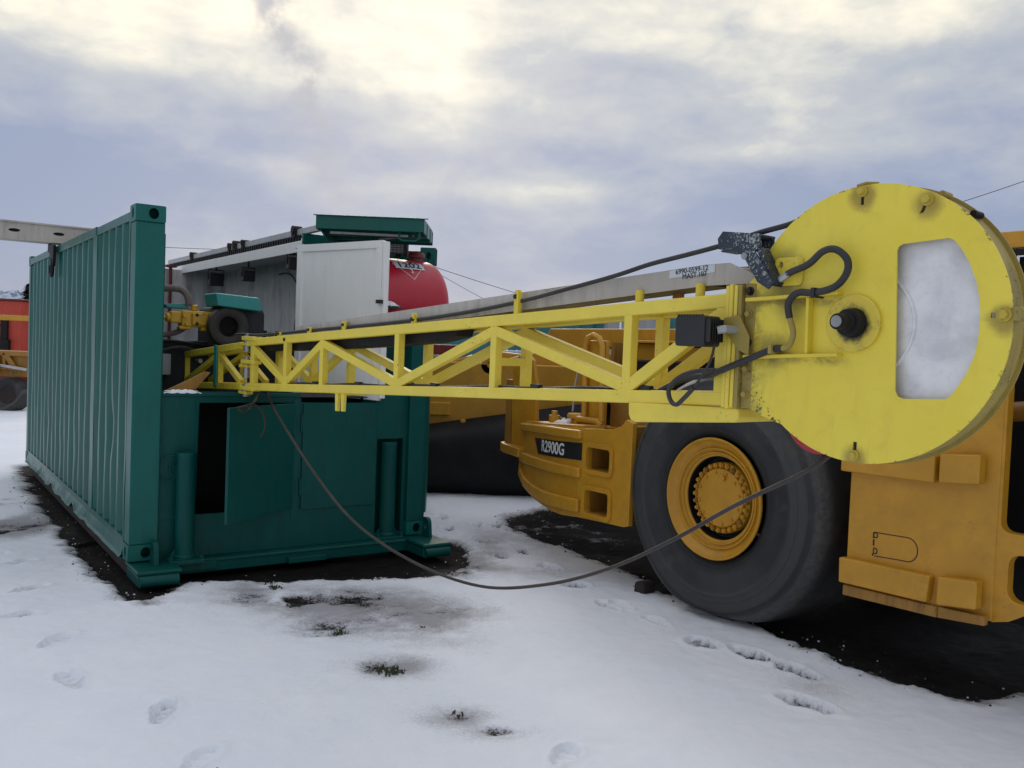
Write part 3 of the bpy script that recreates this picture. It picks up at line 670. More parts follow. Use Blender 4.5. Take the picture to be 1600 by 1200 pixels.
# snow on the wall top
def snowpatch(name, fr, x0, x1, y0, y1, z, h, label, n=26, seed=1):
    rs = random.Random(seed); b_ = B(); g_ = []; m_ = max(4, int(n * (y1 - y0) / (x1 - x0)))
    ph = rs.random() * 6
    for i in range(n + 1):
        row = []
        for j in range(m_ + 1):
            u, v_ = i / n, j / m_; e_ = min(1, 4 * min(u, 1 - u)) * min(1, 3.2 * min(v_, 1 - v_)); e_ = max(0, e_) ** .5
            q = .5 + .5 * math.sin(u * 19 + ph) * math.sin(v_ * 11 + ph) + rs.random() * .35
            row.append(b_.bm.verts.new((x0 + (x1 - x0) * u + rs.uniform(-.004, .004), y0 + (y1 - y0) * v_ + .012 * math.sin(u * 23 + ph), z + h * e_ * (.35 + .65 * q) - .003)))
        g_.append(row)
    for A, Bq in zip(g_, g_[1:]):
        for k in range(m_): b_.bm.faces.new((A[k], A[k + 1], Bq[k + 1], Bq[k]))
    bnd = [e for e in b_.bm.edges if e.is_boundary]; r_ = bmesh.ops.extrude_edge_only(b_.bm, edges=bnd)
    for v_ in [q for q in r_['geom'] if isinstance(q, bmesh.types.BMVert)]: v_.co.z = z - .008
    return tag(b_.put(name, SNOWP, None, smooth=True, fr=fr), label, 'snow', kind='stuff')
snowpatch('snow_patch', FC, .23, .50, .035, .13, 1.236, .022, 'crust of snow on the left end of the low teal wall', seed=2)

# ================================================================== machinery seen over the wall
u = T('hydraulic_power_unit', 'dark hydraulic power unit with yellow valve block behind the left post', 'power unit', FC, (.8, 1.2, 0))
B().box(.30, 1.35, 1.25, 2.2, -.02, 1.62).put('base_frame', DARKIN, u, bev=.02)
b_ = B(); zc = 1.815
b_.box(.62, .93, 1.10, 1.24, zc - .075, zc + .065).box(.53, .66, 1.12, 1.22, zc - .045, zc + .055).box(.90, 1.0, 1.12, 1.23, zc - .08, zc + .02).box(.70, .84, 1.075, 1.10, zc - .06, zc + .05).box(.60, .70, 1.10, 1.2, zc - .10, zc - .07).box(.78, .98, 1.09, 1.2, zc - .105, zc - .07)
b_.cyl((.47, 1.17, zc), (.53, 1.17, zc), .018, 12).cyl((1.0, 1.17, zc - .03), (1.06, 1.17, zc - .03), .02, 12).cyl((.74, 1.17, zc + .065), (.74, 1.17, zc + .12), .03, 12)
b_.cyl((.50, 1.165, zc + .0), (.56, 1.165, zc), .04, 14)
vb = b_.put('valve_block', OCHR, u, bev=.012)
for x, z in ((.74, zc + .03), (.74, zc - .045), (.94, zc - .02), (.64, zc + .02), (.86, zc + .03), (.66, zc - .05), (.88, zc - .055), (.80, zc + .045)):
    sub(B().cyl((x, 1.075, z), (x, 1.115, z), .016, 10), 'port_plug', OCHR if x != .74 else RUST, u, vb)
B().tube([(.25, 1.35, 2.02), (.45, 1.3, 2.06), (.62, 1.25, 2.07), (.68, 1.2, 2.02), (.70, 1.18, 1.93)], .03, 12, sub=4).put('hose', TANK, u, smooth=True)
B().tube([(.2, 1.22, 1.67), (.45, 1.2, 1.66), (.6, 1.2, 1.69), (.68, 1.2, 1.74)], .024, 10, sub=4).put('hose', TANK, u, smooth=True)
B().tube([(.3, 1.2, 1.60), (.6, 1.16, 1.61), (.9, 1.2, 1.57), (1.1, 1.2, 1.6)], .014, 8, sub=4).put('hose', BLACKM, u, smooth=True)
B().tube([(.4, 1.18, 1.5), (.62, 1.14, 1.56), (.82, 1.15, 1.52), (1.0, 1.14, 1.56)], .016, 8, sub=4).put('hose', DARKIN, u, smooth=True)
B().prism([(.84, 2.04), (.86, 1.93), (1.24, 1.90), (1.26, 1.95), (1.22, 2.02)], .9, 1.25).put('teal_cover', TEALB, u, bev=.012)
B().prism([(.50, 1.93), (.52, 1.90), (.70, 1.90), (.69, 1.945)], 1.2, 1.4).put('teal_cover', TEALB, u, bev=.006)
B().box(.88, 1.33, 1.02, 1.6, 1.50, 1.93).put('drum_housing', DARKIN, u, bev=.05)
B().lathe([(.08, .05), (.085, -.02), (.10, -.035), (.15, -.045), (.17, -.035), (.175, -.0), (.175, .05)], (.98, .98, 1.755), 'y', 40, caps=False).put('drum_rim', RUST2, u, smooth=True)
B().lathe([(.0005, .02), (.08, .02)], (.98, .99, 1.755), 'y', 24).put('drum_core', BLACKM, u, smooth=True)
B().box(.32, .55, 1.15, 1.25, 1.32, 1.50).put('junction_box', GREY, u, bev=.006)
B().box(.37, .43, 1.142, 1.15, 1.38, 1.42).put('dark_plate', BLACKM, u)
B().box(1.34, 1.9, 1.6, 2.3, .9, 1.62).box(.3, 1.9, 2.2, 5.6, .3, 1.35).put('engine_mass', DARKIN, u, bev=.03)
rs = random.Random(5)
for i in range(8):
    x = 1.36 + i * .07; h_ = .06 + rs.random() * .07
    B().cyl((x, 1.75, 1.61), (x, 1.75, 1.62 + h_ * .6), .018, 8).cyl((x, 1.75, 1.61 + h_ * .6), (x, 1.75, 1.62 + h_), .03, 8).put('control_knob', BLACKP, u)

lmp = []
def floodlight(x, y, z, label, first=None, s_=1.0):
    f = T('work_light', label, 'lamp', FC, (x, y, z), 'work lights under the white roof')
    B().box(x - .07 * s_, x + .07 * s_, y - .04, y + .05, z - .075 * s_, z + .05 * s_).put('housing', BLACKP, f, bev=.01)
    b_ = B()
    for k in range(5): b_.box(x - .06 * s_ + k * .03 * s_, x - .05 * s_ + k * .03 * s_, y + .05, y + .075, z - .07 * s_, z + .045 * s_)
    b_.put('cooling_fins', BLACKM, f)
    B().tube([(x - .075 * s_, y, z - .02), (x - .075 * s_, y, z + .08 * s_), (x + .075 * s_, y, z + .08 * s_), (x + .075 * s_, y, z - .02)], .008, 6).bar((x, y, z + .08 * s_), (x, y, 2.59), .03, .012).put('bracket', BLACKM, f)
    return f
floodlight(1.97, 4.75, 2.42, 'black work light hanging nearest the post under the white roof', s_=1.3)
floodlight(1.95, 3.43, 2.40, 'black work light with silver arm hanging in the middle of the white roof')
floodlight(1.95, 2.0, 2.46, 'black work light beside the white door edge')
tag(B().tube([(2.38, 3.6, 2.45), (2.37, 3.2, 2.43), (2.37, 2.9, 2.2), (2.37, 3.0, 1.9), (2.37, 3.05, 1.6)], .008, 6, sub=4).put('power_cable', CABLE, None, smooth=True, fr=FC), 'thin black cable running down the white corrugated inner wall', 'cable')
tag(B().prism([(.28, 1.246), (.49, 1.25), (.60, 1.385), (.56, 1.39), (.45, 1.33)], .15, .19).put('steel_offcut', OCHD, None, bev=.003, fr=FC), 'bent ochre steel sheet leaning behind the low wall by the post', 'sheet')

# ================================================================== red tank and stand
tk = T('fuel_tank', 'red fuel tank with domed end and hazard placard right of the white door', 'tank', FC, (2.3, .75, 1.55))
tc = (0, .80, 2.04); prof = [(.0, 2.94)]
for k in range(1, 9):
    a = R(90 * k / 8); prof.append((.43 * math.sin(a) ** .62, 2.77 + .17 * math.cos(a)))
prof += [(.43, 2.06), (.3, 2.0), (0, 1.99)]
prof = [(max(r_, .0005), a) for r_, a in prof]
B().lathe(prof, tc, 'x', 72).put('tank_shell', REDP, tk, smooth=True)
cp = B().lathe([(.0005, 2.55), (.075, 2.55), (.085, 2.53), (.085, 2.50), (.06, 2.495), (.06, 2.475), (.105, 2.47), (.105, 2.43)], (2.71, .80, 0), 'z', 20).put('filler_cap', REDM, tk, smooth=True)
# placard wrapped on the shell facing the viewer
def on_tank(x, s_, lift=.003):
    """s_: arc length down from a point 62 deg above horizontal on the viewer side"""
    th = R(74) - s_ / .43; r_ = .43 + lift; return (x, tc[1] - r_ * math.cos(th), tc[2] + r_ * math.sin(th))
def wrap(b_, loop, lift, lift2):
    A = [b_.bm.verts.new(on_tank(x, s_, lift)) for x, s_ in loop]; Bq = [b_.bm.verts.new(on_tank(x, s_, lift2)) for x, s_ in loop]
    for q in range(len(loop) // 2 - 1):
        n_ = len(loop); i0, i1, j0, j1 = q, q + 1, n_ - 1 - q, n_ - 2 - q
        b_.bm.faces.new((Bq[i0], Bq[i1], Bq[j1], Bq[j0]))
    return b_
px_ = 2.50
b_ = B(); nseg = 12
def strip(b_, x0, s0, x1, s1, wd_=.005, lift=.004):
    n_ = 10; L = []; R2 = []; dx, ds = x1 - x0, s1 - s0; ln = math.hypot(dx, ds); nx__, ns = -ds / ln * wd_ / 2, dx / ln * wd_ / 2
    prev = None
    for k in range(n_ + 1):
        f = k / n_; x, s_ = x0 + dx * f, s0 + ds * f
        cur = (b_.bm.verts.new(on_tank(x + nx__, s_ + ns, lift)), b_.bm.verts.new(on_tank(x - nx__, s_ - ns, lift)))
        if prev: b_.bm.faces.new((prev[0], cur[0], cur[1], prev[1]))
        prev = cur
hw = .165; sc_ = .135
strip(b_, px_ - hw, sc_, px_, sc_ + hw * 1.15); strip(b_, px_ + hw, sc_, px_, sc_ + hw * 1.15); strip(b_, px_ - hw, sc_, px_, sc_ - hw * 1.15); strip(b_, px_ + hw, sc_, px_, sc_ - hw * 1.15)
b_.put('placard_outline', WINK, tk)
b_ = B(); [strip(b_, px_ - .15, .145 + q * .0125, px_ + .15, .145 + q * .0125, .0126, .0065) for q in range(-4, 5)]; lb = b_.put('number_plate', LABEL, tk)
def tank_text(txt, size, x, s_, name, mat, sx=1.0):
    cu = bpy.data.curves.new('t', 'FONT'); cu.body = txt; cu.size = size; cu.align_x = 'CENTER'; cu.align_y = 'CENTER'; cu.offset = size * .012
    o = bpy.data.objects.new('t', cu); me = o.to_mesh(); q = B(); q.bm.from_mesh(me); o.to_mesh_clear(); bpy.data.objects.remove(o); bpy.data.curves.remove(cu)
    for v in q.bm.verts: v.co = Vector(on_tank(x + v.co.x * sx, s_ - v.co.y, .0105))
    return q.put(name, mat, tk)
tank_text('1202', .12, px_, .147, 'number', INK, 1.05).parent = lb
tank_text('3', .07, px_, .235, 'hazard_class_number', WINK)
B().box(2.0, 2.7, .5, 1.1, 1.35, 1.64).put('cradle', TEALF, tk, bev=.01)
B().box(1.96, 2.30, .26, .42, 1.98, 2.00).put('shelf', TEAL, tk, bev=.003)
snowpatch('snow_patch', FC, 2.0, 2.28, .27, .40, 2.0, .05, 'small heap of snow on the teal shelf below the red tank', n=18, seed=4)

gl = T('grille_lamp', 'square lamp with wire guard mounted beside the white door top', 'lamp', FW, (-1.27, 9.0, 2.72))
B().box(-1.34, -1.19, 9.4, 9.5, 2.76, 2.93).put('housing', GREY, gl, bev=.006)
b_ = B()
for k in range(7): b_.box(-1.35, -1.18, 9.385, 9.392, 2.765 + k * .026, 2.770 + k * .026)
for k in range(5): b_.box(-1.345 + k * .038, -1.34 + k * .038, 9.38, 9.386, 2.75, 2.94)
b_.box(-1.19, -1.155, 9.38, 9.5, 2.74, 2.96)
b_.put('wire_guard', BLACKM, gl)
B().bar((-1.26, 9.45, 2.76), (-1.28, 9.5, 2.3), .05, .05).put('bracket', BLACKM, gl)

g2 = T('rear_container', 'teal container corner with oval hole showing behind the red tank', 'container', FW, (-1.0, 10, 0))
b_ = B(); b_.plate(rrect(-1.035, -.868, 2.665, 2.85, .012, 3), [ell(-.945, 2.76, .026, .042)], 9.55, 9.565)
b_.box(-1.035, -.868, 9.70, 9.715, 2.67, 2.845).box(-1.035, -1.02, 9.565, 9.7, 2.67, 2.845).box(-1.035, -.868, 9.565, 9.7, 2.835, 2.847)
b_.put('corner_casting', TEAL, g2)
B().box(-1.75, -1.035, 9.56, 9.68, 2.72, 2.81).put('top_beam', TEAL, g2, bev=.006)
B().box(-1.02, -.885, 9.57, 9.70, .0, 2.667).put('corner_post', TEAL, g2, bev=.006)
q = corrugated(-1.75, -1.03, .1, 2.72, 9.62, .28, .036, axis_='x').put('end_wall', TEAL, g2, smooth=True)

# ================================================================== the lattice mast and its cable reel
mt = T('lattice_mast', 'yellow lattice boom hinged over the low teal wall and ending in a round reel housing', 'mast', FM, (0, 0, -.05))
zb = lambda x: .004 + .0461 * x            # underside of the bottom chord
zt = lambda x: .40 + .0545 * x             # top of the top chord
W_ = .050; YB = .205                        # near truss y 0..W_, far truss YB..YB+W_
def chord(x0, x1, f, sgn, y, mat=YEL, par=None):
    b_ = B(); h = .056; n = 1
    vs = []
    for x in (x0, x1):
        z = f(x); za, zb_ = (z, z + h) if sgn > 0 else (z - h, z)
        vs += [b_.bm.verts.new(q) for q in ((x, y, za), (x, y, zb_), (x, y + W_, zb_), (x, y + W_, za))]
    for k in range(4): b_.bm.faces.new((vs[k], vs[(k + 1) % 4], vs[4 + (k + 1) % 4], vs[4 + k]))
    b_.bm.faces.new(vs[:4]); b_.bm.faces.new(vs[4:])
    return b_.put('chord', mat, par or mt, bev=.007)
XN = [.075, .633, 1.175, 2.092, 2.995, 3.91]
for y in (0, YB):
    chord(-.02, 4.43, zb, 1, y); chord(-.02, 4.43, zt, -1, y)
    for i, x in enumerate(XN):
        ww = .046 if i else .054
        B().box(x - ww / 2, x + ww / 2, y + .002, y + W_ - .002, zb(x) + .03, zt(x) - .03).put('upright', YEL, mt, bev=.004)
    B().box(4.372, 4.425, y + .002, y + W_ - .002, zb(4.4) + .03, zt(4.4) - .03).put('upright', YEL, mt, bev=.004)
    segs = [(0, 1, 1), (1, 2, 0), (2, 3, 1), (3, 4, 0), (4, 5, 1)]
    for i, j, down in segs:
        xa, xb = XN[i], XN[j]
        za, zb2 = (zt(xa) - .075, zb(xb) + .065) if down else (zb(xa) + .065, zt(xb) - .075)
        B().bar((xa, y + W_ / 2, za), (xb, y + W_ / 2, zb2), W_ - .008, .052).put('diagonal_brace', YEL, mt, bev=.005)
    B().bar((3.91, y + W_ / 2, zb(3.91) + .065), (4.40, y + W_ / 2, zt(4.4) - .07), W_ - .008, .056).put('diagonal_brace', YEL, mt, bev=.005)
for x in XN[1:] + [4.40]:
    B().box(x - .02, x + .02, W_ - .006, YB + .006, zb(x) + .006, zb(x) + .044).put('cross_bar', YEL, mt)
    B().box(x - .02, x + .02, W_ - .006, YB + .006, zt(x) - .046, zt(x) - .006).put('cross_bar', YEL, mt)
for x, z in ((2.995, .33), (3.91, .60 - .02)):
    B().box(x - .018, x + .018, W_ - .006, YB + .006, z - .02, z + .02).put('cross_bar', YEL, mt)
# floor diagonals between the two trusses
for xa, xb in zip(XN, XN[1:]):
    B().bar((xa, W_, zb(xa) + .026), (xb, YB, zb(xb) + .026), .03, .02).put('diagonal_brace', YEL, mt)
# hinge: three pairs of lugs with an upright pin
for z in (.372, .205, .0):
    b_ = B(); b_.prism([(-.10, .0 - .004), (.10, .0 - .004), (.10, .052), (-.10, .052)] if False else [(-.095, -.012), (.13, -.012), (.13, .060), (-.095, .060)], z + .004 + (.012 if z > .3 else 0), z + .034 + (.012 if z > .3 else 0), 'xy')
    b_.put('hinge_lug', YEL, mt, bev=.006)
    b_ = B(); b_.box(-.15, .0, -.006, .055, z - .028, z - .002)
    b_.put('hinge_lug', YELD, mt, bev=.006)
for z0_, z1_ in ((.30, .43), (.10, .25), (-.045, .05)):
    B().cyl((-.055, .024, z0_), (-.055, .024, z1_), .030, 20).cyl((-.055, .024, z1_), (-.055, .024, z1_ + .014), .017, 12).put('hinge_pin', STEEL, mt, smooth=True)
B().box(-.14, -.02, YB, YB + .05, .0, .05).box(-.14, -.02, YB, YB + .05, .33, .38).put('hinge_lug', YELD, mt, bev=.004)
# small lugs and clips on the top chord
for x, hh in ((.514, .03), (.974, .04), (1.446, .055)):
    b_ = B(); z = zt(x); b_.box(x - .022, x + .022, .01, .022, z - .004, z + hh).box(x - .022, x - .010, .022, .05, z - .004, z + hh)
    q = b_.put('clip', YELD, mt, bev=.002); sub(B().cyl((x, -.002, z + hh * .6), (x, .012, z + hh * .6), .009, 8), 'screw', RUST, mt, q)
B().cyl((.63, -.008, zt(.63) - .03), (.63, .004, zt(.63) - .03), .012, 12).put('bolt', RUST, mt)
for x, z0_, z1_ in ((2.245, .045, .045), (3.157, .02, .105)):
    b_ = B(); z = zt(x); b_.plate([(x - .022, z + z0_ - .05), (x + .022, z + z0_ - .05), (x + .024, z + z1_), (x + .014, z + z1_ + .012), (x - .016, z + z1_ + .012), (x - .024, z + z1_ - .02)], [], .012, .026)
    b_.box(x + .010, x + .022, .0, .012, z + z0_ - .02, z + z1_ + .010)
    q = b_.put('clip', YELD, mt, bev=.002); sub(B().cyl((x - .004, .0, z + z1_ - .022), (x - .004, .014, z + z1_ - .022), .013, 6), 'screw', RUST, mt, q)
for x in (3.928, 4.251):
    z = zt(x); B().cyl((x, .05, z - .01), (x, .05, z + .055), .019, 16).put('support_stub', YELD, mt, smooth=True)
    B().box(x + .08, x + .12, .17, .20, z - .01, z + .06).put('support_stub', OCHD if x < 4 else BLACKM, mt)
# two lugs hanging under the bottom chord
for x in (1.40, 1.475):
    z = zb(x); B().prism([(x - .032, z + .003), (x + .012, z + .003), (x + .004, z - .115), (x - .024, z - .115)], .008, .03).put('hanging_lug', YEL, mt, bev=.003)
    
B().box(1.34, 1.50, .03, .15, zb(1.4) - .006, zb(1.4) + .002).put('lug_plate', YEL, mt)
# counterweight pan under the outer end
b_ = B(); b_.prism([(3.945, .190), (4.50, .206), (4.505, .168), (4.49, .150), (3.985, .108), (3.958, .116), (3.947, .14)], -.012, .30)
b_.put('under_pan', YEL, mt, bev=.008)
# end flanges
for i, (x, z0_, z1_) in enumerate(((4.428, .205, .668), (4.447, .202, .672), (4.466, .206, .668), (4.488, .204, .670))):
    B().box(x, x + .017, -.022 - .004 * (i % 2), .30, z0_, z1_).put('end_flange', YEL if i < 3 else YELG, mt, bev=.004)
B().prism([(4.506, .205), (4.550, .213), (4.552, .672), (4.506, .676)], -.006, .006).put('end_flange', YELG, mt, bev=.003)
for z in (.26, .355, .455, .56, .645): hexbolt((4.528, -.006, z), .011, .018).put('bolt', RUST if z in (.455, .645) else YELG, mt)
B().prism([(4.435, .545), (4.505, .555), (4.552, .475), (4.552, .405), (4.505, .425), (4.435, .500)], -.036, -.028).put('lashing_plate', YELG, mt, bev=.003)
# round reel housing
CX, CZ, RD = 4.98, .523, .466
arc = [(CX + RD * math.cos(R(a)), CZ + RD * math.sin(R(a))) for a in np.linspace(142, -129, 90)]
outl = arc + [(4.60, .185), (4.553, .206), (4.512, .211), (4.512, .668), (4.545, .70), (4.575, .76)]
win = [(5.081, .764), (5.086, .776), (5.10, .783), (5.245, .792), (5.262, .785), (5.283, .760), (5.312, .712), (5.335, .655), (5.348, .60), (5.353, .545), (5.350, .47), (5.340, .42), (5.321, .372), (5.296, .328), (5.276, .300), (5.262, .291), (5.13, .283), (5.11, .289), (5.100, .308)]
slots = [[(x + a, z + b2) for a, b2 in q] for x, z, q in ((4.952, .945, [(-.006, -.022), (.006, -.022), (.006, .02), (-.006, .02)]), (5.158, .895, [(-.010, -.02), (.004, -.016), (.02, .02), (.006, .02)]), (4.972, .105, [(-.007, -.02), (.007, -.02), (.007, .022), (-.007, .022)]), (5.405, .551, [(-.022, -.008), (.02, -.008), (.02, .008), (-.022, .008)]))]
m, t, b = new_mat('reel_plate_paint')
oc = t.add('ShaderNodeTexCoord').outputs['Object']; sp = t.add('ShaderNodeSeparateXYZ'); t.put(sp.inputs[0], oc); px2, _, pz2 = sp.outputs
n1 = t.noise(oc, 3, 5, .6); n2 = t.noise(t.mp(oc, (1, 1, .15)), 16, 4, .6); n3 = t.noise(oc, 60, 5, .7); n4 = t.noise(oc, 11, 6, .7, .6)
base = t.mix(t.rng(n1, .3, .7), (.81, .645, .055), (.85, .70, .075))
base = t.mix(t.m('MULTIPLY', t.rng(n4, .50, .72), .22), base, (.52, .42, .08))
base = t.mix(t.m('MULTIPLY', t.rng(n2, .54, .74), .12), base, (.40, .32, .06))
def dist2(x, z):
    return t.m('SQRT', t.m('ADD', t.m('POWER', t.m('SUBTRACT', px2, x), 2), t.m('POWER', t.m('SUBTRACT', pz2, z), 2)))
rr0 = dist2(CX, CZ + .05)
edge = t.m('MULTIPLY', t.rng(rr0, .457, .467), t.rng(t.m('ADD', n3, t.m('MULTIPLY', n4, .6)), .86, .93))
base = t.mix(edge, base, (.09, .05, .025))
def smear(x, z, r0, amt, colr=(.06, .05, .03)):
    global base
    k = t.rng(t.m('SUBTRACT', dist2(x, z), t.m('MULTIPLY', n4, .05)), r0, 0)
    base = t.mix(t.m('MULTIPLY', k, amt), base, colr)
for q in ((4.952, .967), (5.173, .918), (4.972, .082), (5.421, .553)): smear(q[0], q[1] + .035, .04, .7, (.25, .17, .04))
smear(4.66, .76, .10, .7); smear(4.70, .66, .08, .5); smear(4.63, .47, .07, .5)
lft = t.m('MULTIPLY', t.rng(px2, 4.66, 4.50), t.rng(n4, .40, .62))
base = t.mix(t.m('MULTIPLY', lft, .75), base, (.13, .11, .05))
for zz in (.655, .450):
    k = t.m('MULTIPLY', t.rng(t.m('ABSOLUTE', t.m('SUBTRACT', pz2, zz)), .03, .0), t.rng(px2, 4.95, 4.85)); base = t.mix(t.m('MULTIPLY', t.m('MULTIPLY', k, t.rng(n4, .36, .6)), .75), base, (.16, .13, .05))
sc = t.rng(t.noise(t.mp(oc, (1, 1, 14), (2, 0, 1)), 7, 6, .8), .66, .70)
base = t.mix(t.m('MULTIPLY', sc, .35), base, (.80, .74, .40))
t.put(b.inputs['Base Color'], base); t.put(b.inputs['Roughness'], t.rng(n4, .3, .7, .34, .58))
bp = t.add('ShaderNodeBump'); bp.inputs['Strength'].default_value = .25; bp.inputs['Distance'].default_value = .01
t.put(bp.inputs['Height'], t.m('ADD', n1, t.m('MULTIPLY', n3, .12))); t.l.new(bp.outputs[0], b.inputs['Normal'])
YELP = m
m, t, b = new_mat('greasy_hub_paint')
oc = t.add('ShaderNodeTexCoord').outputs['Object']; sp = t.add('ShaderNodeSeparateXYZ'); t.put(sp.inputs[0], oc); px2, _, pz2 = sp.outputs
n4 = t.noise(oc, 26, 5, .7); k = t.rng(t.m('SUBTRACT', dist2(4.952, .572), t.m('MULTIPLY', n4, .035)), .055, .028)
t.put(b.inputs['Base Color'], t.mix(k, t.mix(t.rng(n4, .5, .75), (.72, .56, .06), (.42, .33, .07)), (.015, .014, .010))); b.inputs['Roughness'].default_value = .42
HUBP = m
YELB = paint('painted_bolt_yellow', (.55, .42, .05), .45, .2, (.10, .07, .02), .7)
fp = B().plate(outl, [win] + slots, -.003, .004).put('front_plate', YELP, mt)
fp['label'] = 'round yellow front plate with a cut out window'
rim = B().lathe([(RD - .006, .004), (RD - .006, .105), (RD - .016, .105), (RD - .016, .004)], (CX, 0, CZ), 'y', 110, closed=True).put('rim_band', YELG, mt, smooth=True)
B().plate([(CX + (RD + .006) * math.cos(R(a)), CZ + (RD + .006) * math.sin(R(a))) for a in range(0, 360, 4)], [], .106, .113).put('back_plate', YELG, mt)
rl = B().lathe([(.0005, .028), (.172, .028), (.176, .022), (.182, .022), (.186, .030), (.425, .034), (.43, .02), (.44, .02), (.44, .10), (.0005, .10)], (CX - .02, 0, CZ), 'y', 96).put('cable_reel', REEL, mt, smooth=True)
B().lathe([(.097, -.004), (.097, -.018), (.092, -.022), (.0005, -.022)], (4.948, 0, .527), 'y', 56).put('hub_cover', HUBP, mt, smooth=True)
sh = B().lathe([(.0005, -.128), (.022, -.128), (.027, -.122), (.027, -.085), (.033, -.083), (.033, -.060), (.045, -.058), (.047, -.03), (.050, -.022)], (4.952, 0, .527), 'y', 28).put('shaft', BLACKM, mt, smooth=True)
sub(B().lathe([(.0005, -.1295), (.019, -.1295), (.020, -.1275)], (4.952, 0, .527), 'y', 20), 'shaft_end', STEEL, mt, sh)
# side ribs of the tab
B().prism([(4.53, .604), (4.90, .622), (4.90, .634), (4.53, .618)], -.040, -.003).put('stiffener', YELD, mt, bev=.002)
B().prism([(4.53, .392), (4.91, .412), (4.91, .424), (4.53, .406)], -.040, -.003).put('stiffener', YELD, mt, bev=.002)
B().prism([(4.782, .42), (4.794, .42), (4.790, .615), (4.778, .615)], -.034, -.003).put('stiffener', YELD, mt, bev=.002)
for x, z, r_ in ((4.952, .967, .012), (5.173, .918, .0135), (4.972, .082, .012), (5.421, .553, .015)):
    hexbolt((x, -.004, z), r_, .022).put('bolt', YELB, mt, bev=.001)
for a in (62, 47):
    x, z = CX + (RD + .004) * math.cos(R(a)), CZ + (RD + .004) * math.sin(R(a))
    B().cyl((x, .03, z), (x, .085, z), .011, 10).put('tie_bolt', BLACKM if a != 62 else YELG, mt, smooth=True)
B().cyl((5.455, -.005, .556), (5.455, .05, .556), .022, 12).put('tie_bolt', YELG, mt)
B().tube([(4.93, .0, .988), (4.95, .02, .998), (4.985, .04, .996)], .007, 6).put('tie_wire', YELG, mt)
# stop lug behind the bracket
q = B().plate(rrect(4.632, 4.745, .660, .762, .016, 3), [ell(4.657, .735, .009, .012, 10)], -.012, -.003).put('stop_plate', YELD, mt, bev=.002)
# chipped cable guide bracket
br = B(); br.plate([(4.44, .866), (4.60, .846), (4.612, .80), (4.585, .785), (4.672, .668), (4.650, .644), (4.602, .672), (4.535, .770), (4.505, .785), (4.425, .80), (4.418, .84)], [], -.075, -.066)
br.box(4.43, 4.60, -.066, .03, .838, .846).box(4.43, 4.50, -.066, .03, .79, .797)
br.plate([(4.44, .866), (4.60, .846), (4.60, .79), (4.44, .80)], [], .02, .028).prism([(4.60, .80), (4.672, .668), (4.66, .655), (4.585, .79)], -.066, -.004)
bro = br.put('cable_guide', NAVY, mt, bev=.002); bro['label'] = 'chipped dark blue steel cable guide'
sub(B().cyl((4.545, -.08, .768), (4.545, -.066, .768), .014, 6), 'screw', STEEL, mt, bro)
sub(B().cyl((4.635, -.08, .70), (4.635, -.066, .70), .009, 6), 'screw', STEEL, mt, bro)
# hydraulic hose on the plate
B().tube([(4.70, -.035, .698), (4.718, -.035, .707), (4.786, -.040, .73), (4.841, -.045, .77), (4.888, -.045, .774), (4.931, -.045, .74), (4.934, -.045, .694), (4.895, -.045, .649), (4.821, -.05, .629), (4.753, -.045, .631), (4.715, -.042, .596), (4.718, -.035, .543)], .0125, 12, sub=6).put('hydraulic_hose', CABLE, mt, smooth=True)
B().tube([(4.718, -.035, .546), (4.736, -.035, .49), (4.723, -.038, .445), (4.69, -.04, .434)], .0105, 12, sub=5).put('hose_sleeve', YELG, mt, smooth=True)
B().tube([(4.695, -.04, .435), (4.663, -.045, .431), (4.558, -.045, .391), (4.437, -.045, .344), (4.36, -.005, .325), (4.2, .03, .30), (4.05, .04, .235)], .0125, 12, sub=6).put('hydraulic_hose', CABLE, mt, smooth=True)
B().cyl((4.672, -.033, .682), (4.706, -.035, .701), .013, 6).cyl((4.66, -.03, .676), (4.68, -.034, .686), .009, 10).put('hose_fitting', GALV, mt)
for x, z in ((4.822, .629), (4.663, .431)): B().box(x - .007, x + .007, -.068, -.003, z - .017, z + .017).put('hose_clamp', BLACKP if x > 4.7 else YELG, mt, bev=.002)
# black cables lying along the bottom chord
pts = [(x, .035, zb(x) + .058 + .004 * math.sin(x * 9)) for x in np.linspace(.55, 4.05, 30)]
B().tube(pts, .008, 8).put('mast_cable', CABLE, mt, smooth=True)
for x in (1.05, 1.62, 2.45, 3.3, 4.0): B().box(x - .03, x + .03, .02, .052, zb(x) + .052, zb(x) + .076).put('cable_tie', BLACKP, mt, bev=.004)

# floodlight on the end post
fl = T('flood_lamp', 'square black floodlight fixed to the mast end post, its cable looping below', 'lamp', FM, (4.36, -.12, .43))
B().plate(rrect(4.303, 4.440, .432, .548, .014, 4), [], -.155, -.06).put('housing', BLACKP, fl, bev=.008)
b_ = B()
for k in range(6): b_.box(4.440, 4.462, -.150 + k * .015, -.145 + k * .015, .45, .535)
b_.put('cooling_fins', BLACKP, fl)
b_ = B()
for k in range(9): b_.box(4.312 + k * .014, 4.318 + k * .014, -.158, -.150, .546, .552)
b_.put('top_ridge', BLACKP, fl)
B().tube([(4.455, -.10, .495), (4.475, -.08, .50), (4.49, -.03, .50)], .016, 10).put('mounting_arm', GALV, fl)
lc = [(4.462, -.12, .44), (4.443, -.12, .372), (4.36, -.10, .275), (4.30, -.08, .232), (4.255, -.07, .203), (4.22, -.065, .216), (4.205, -.06, .262), (4.245, -.05, .309), (4.323, -.04, .337), (4.448, -.04, .345)]
B().tube(lc[:4], .005, 8, sub=5).put('cable', CABLE, fl, smooth=True)
B().tube(lc[2:], .0095, 10, sub=6).put('cable', CABLE, fl, smooth=True)

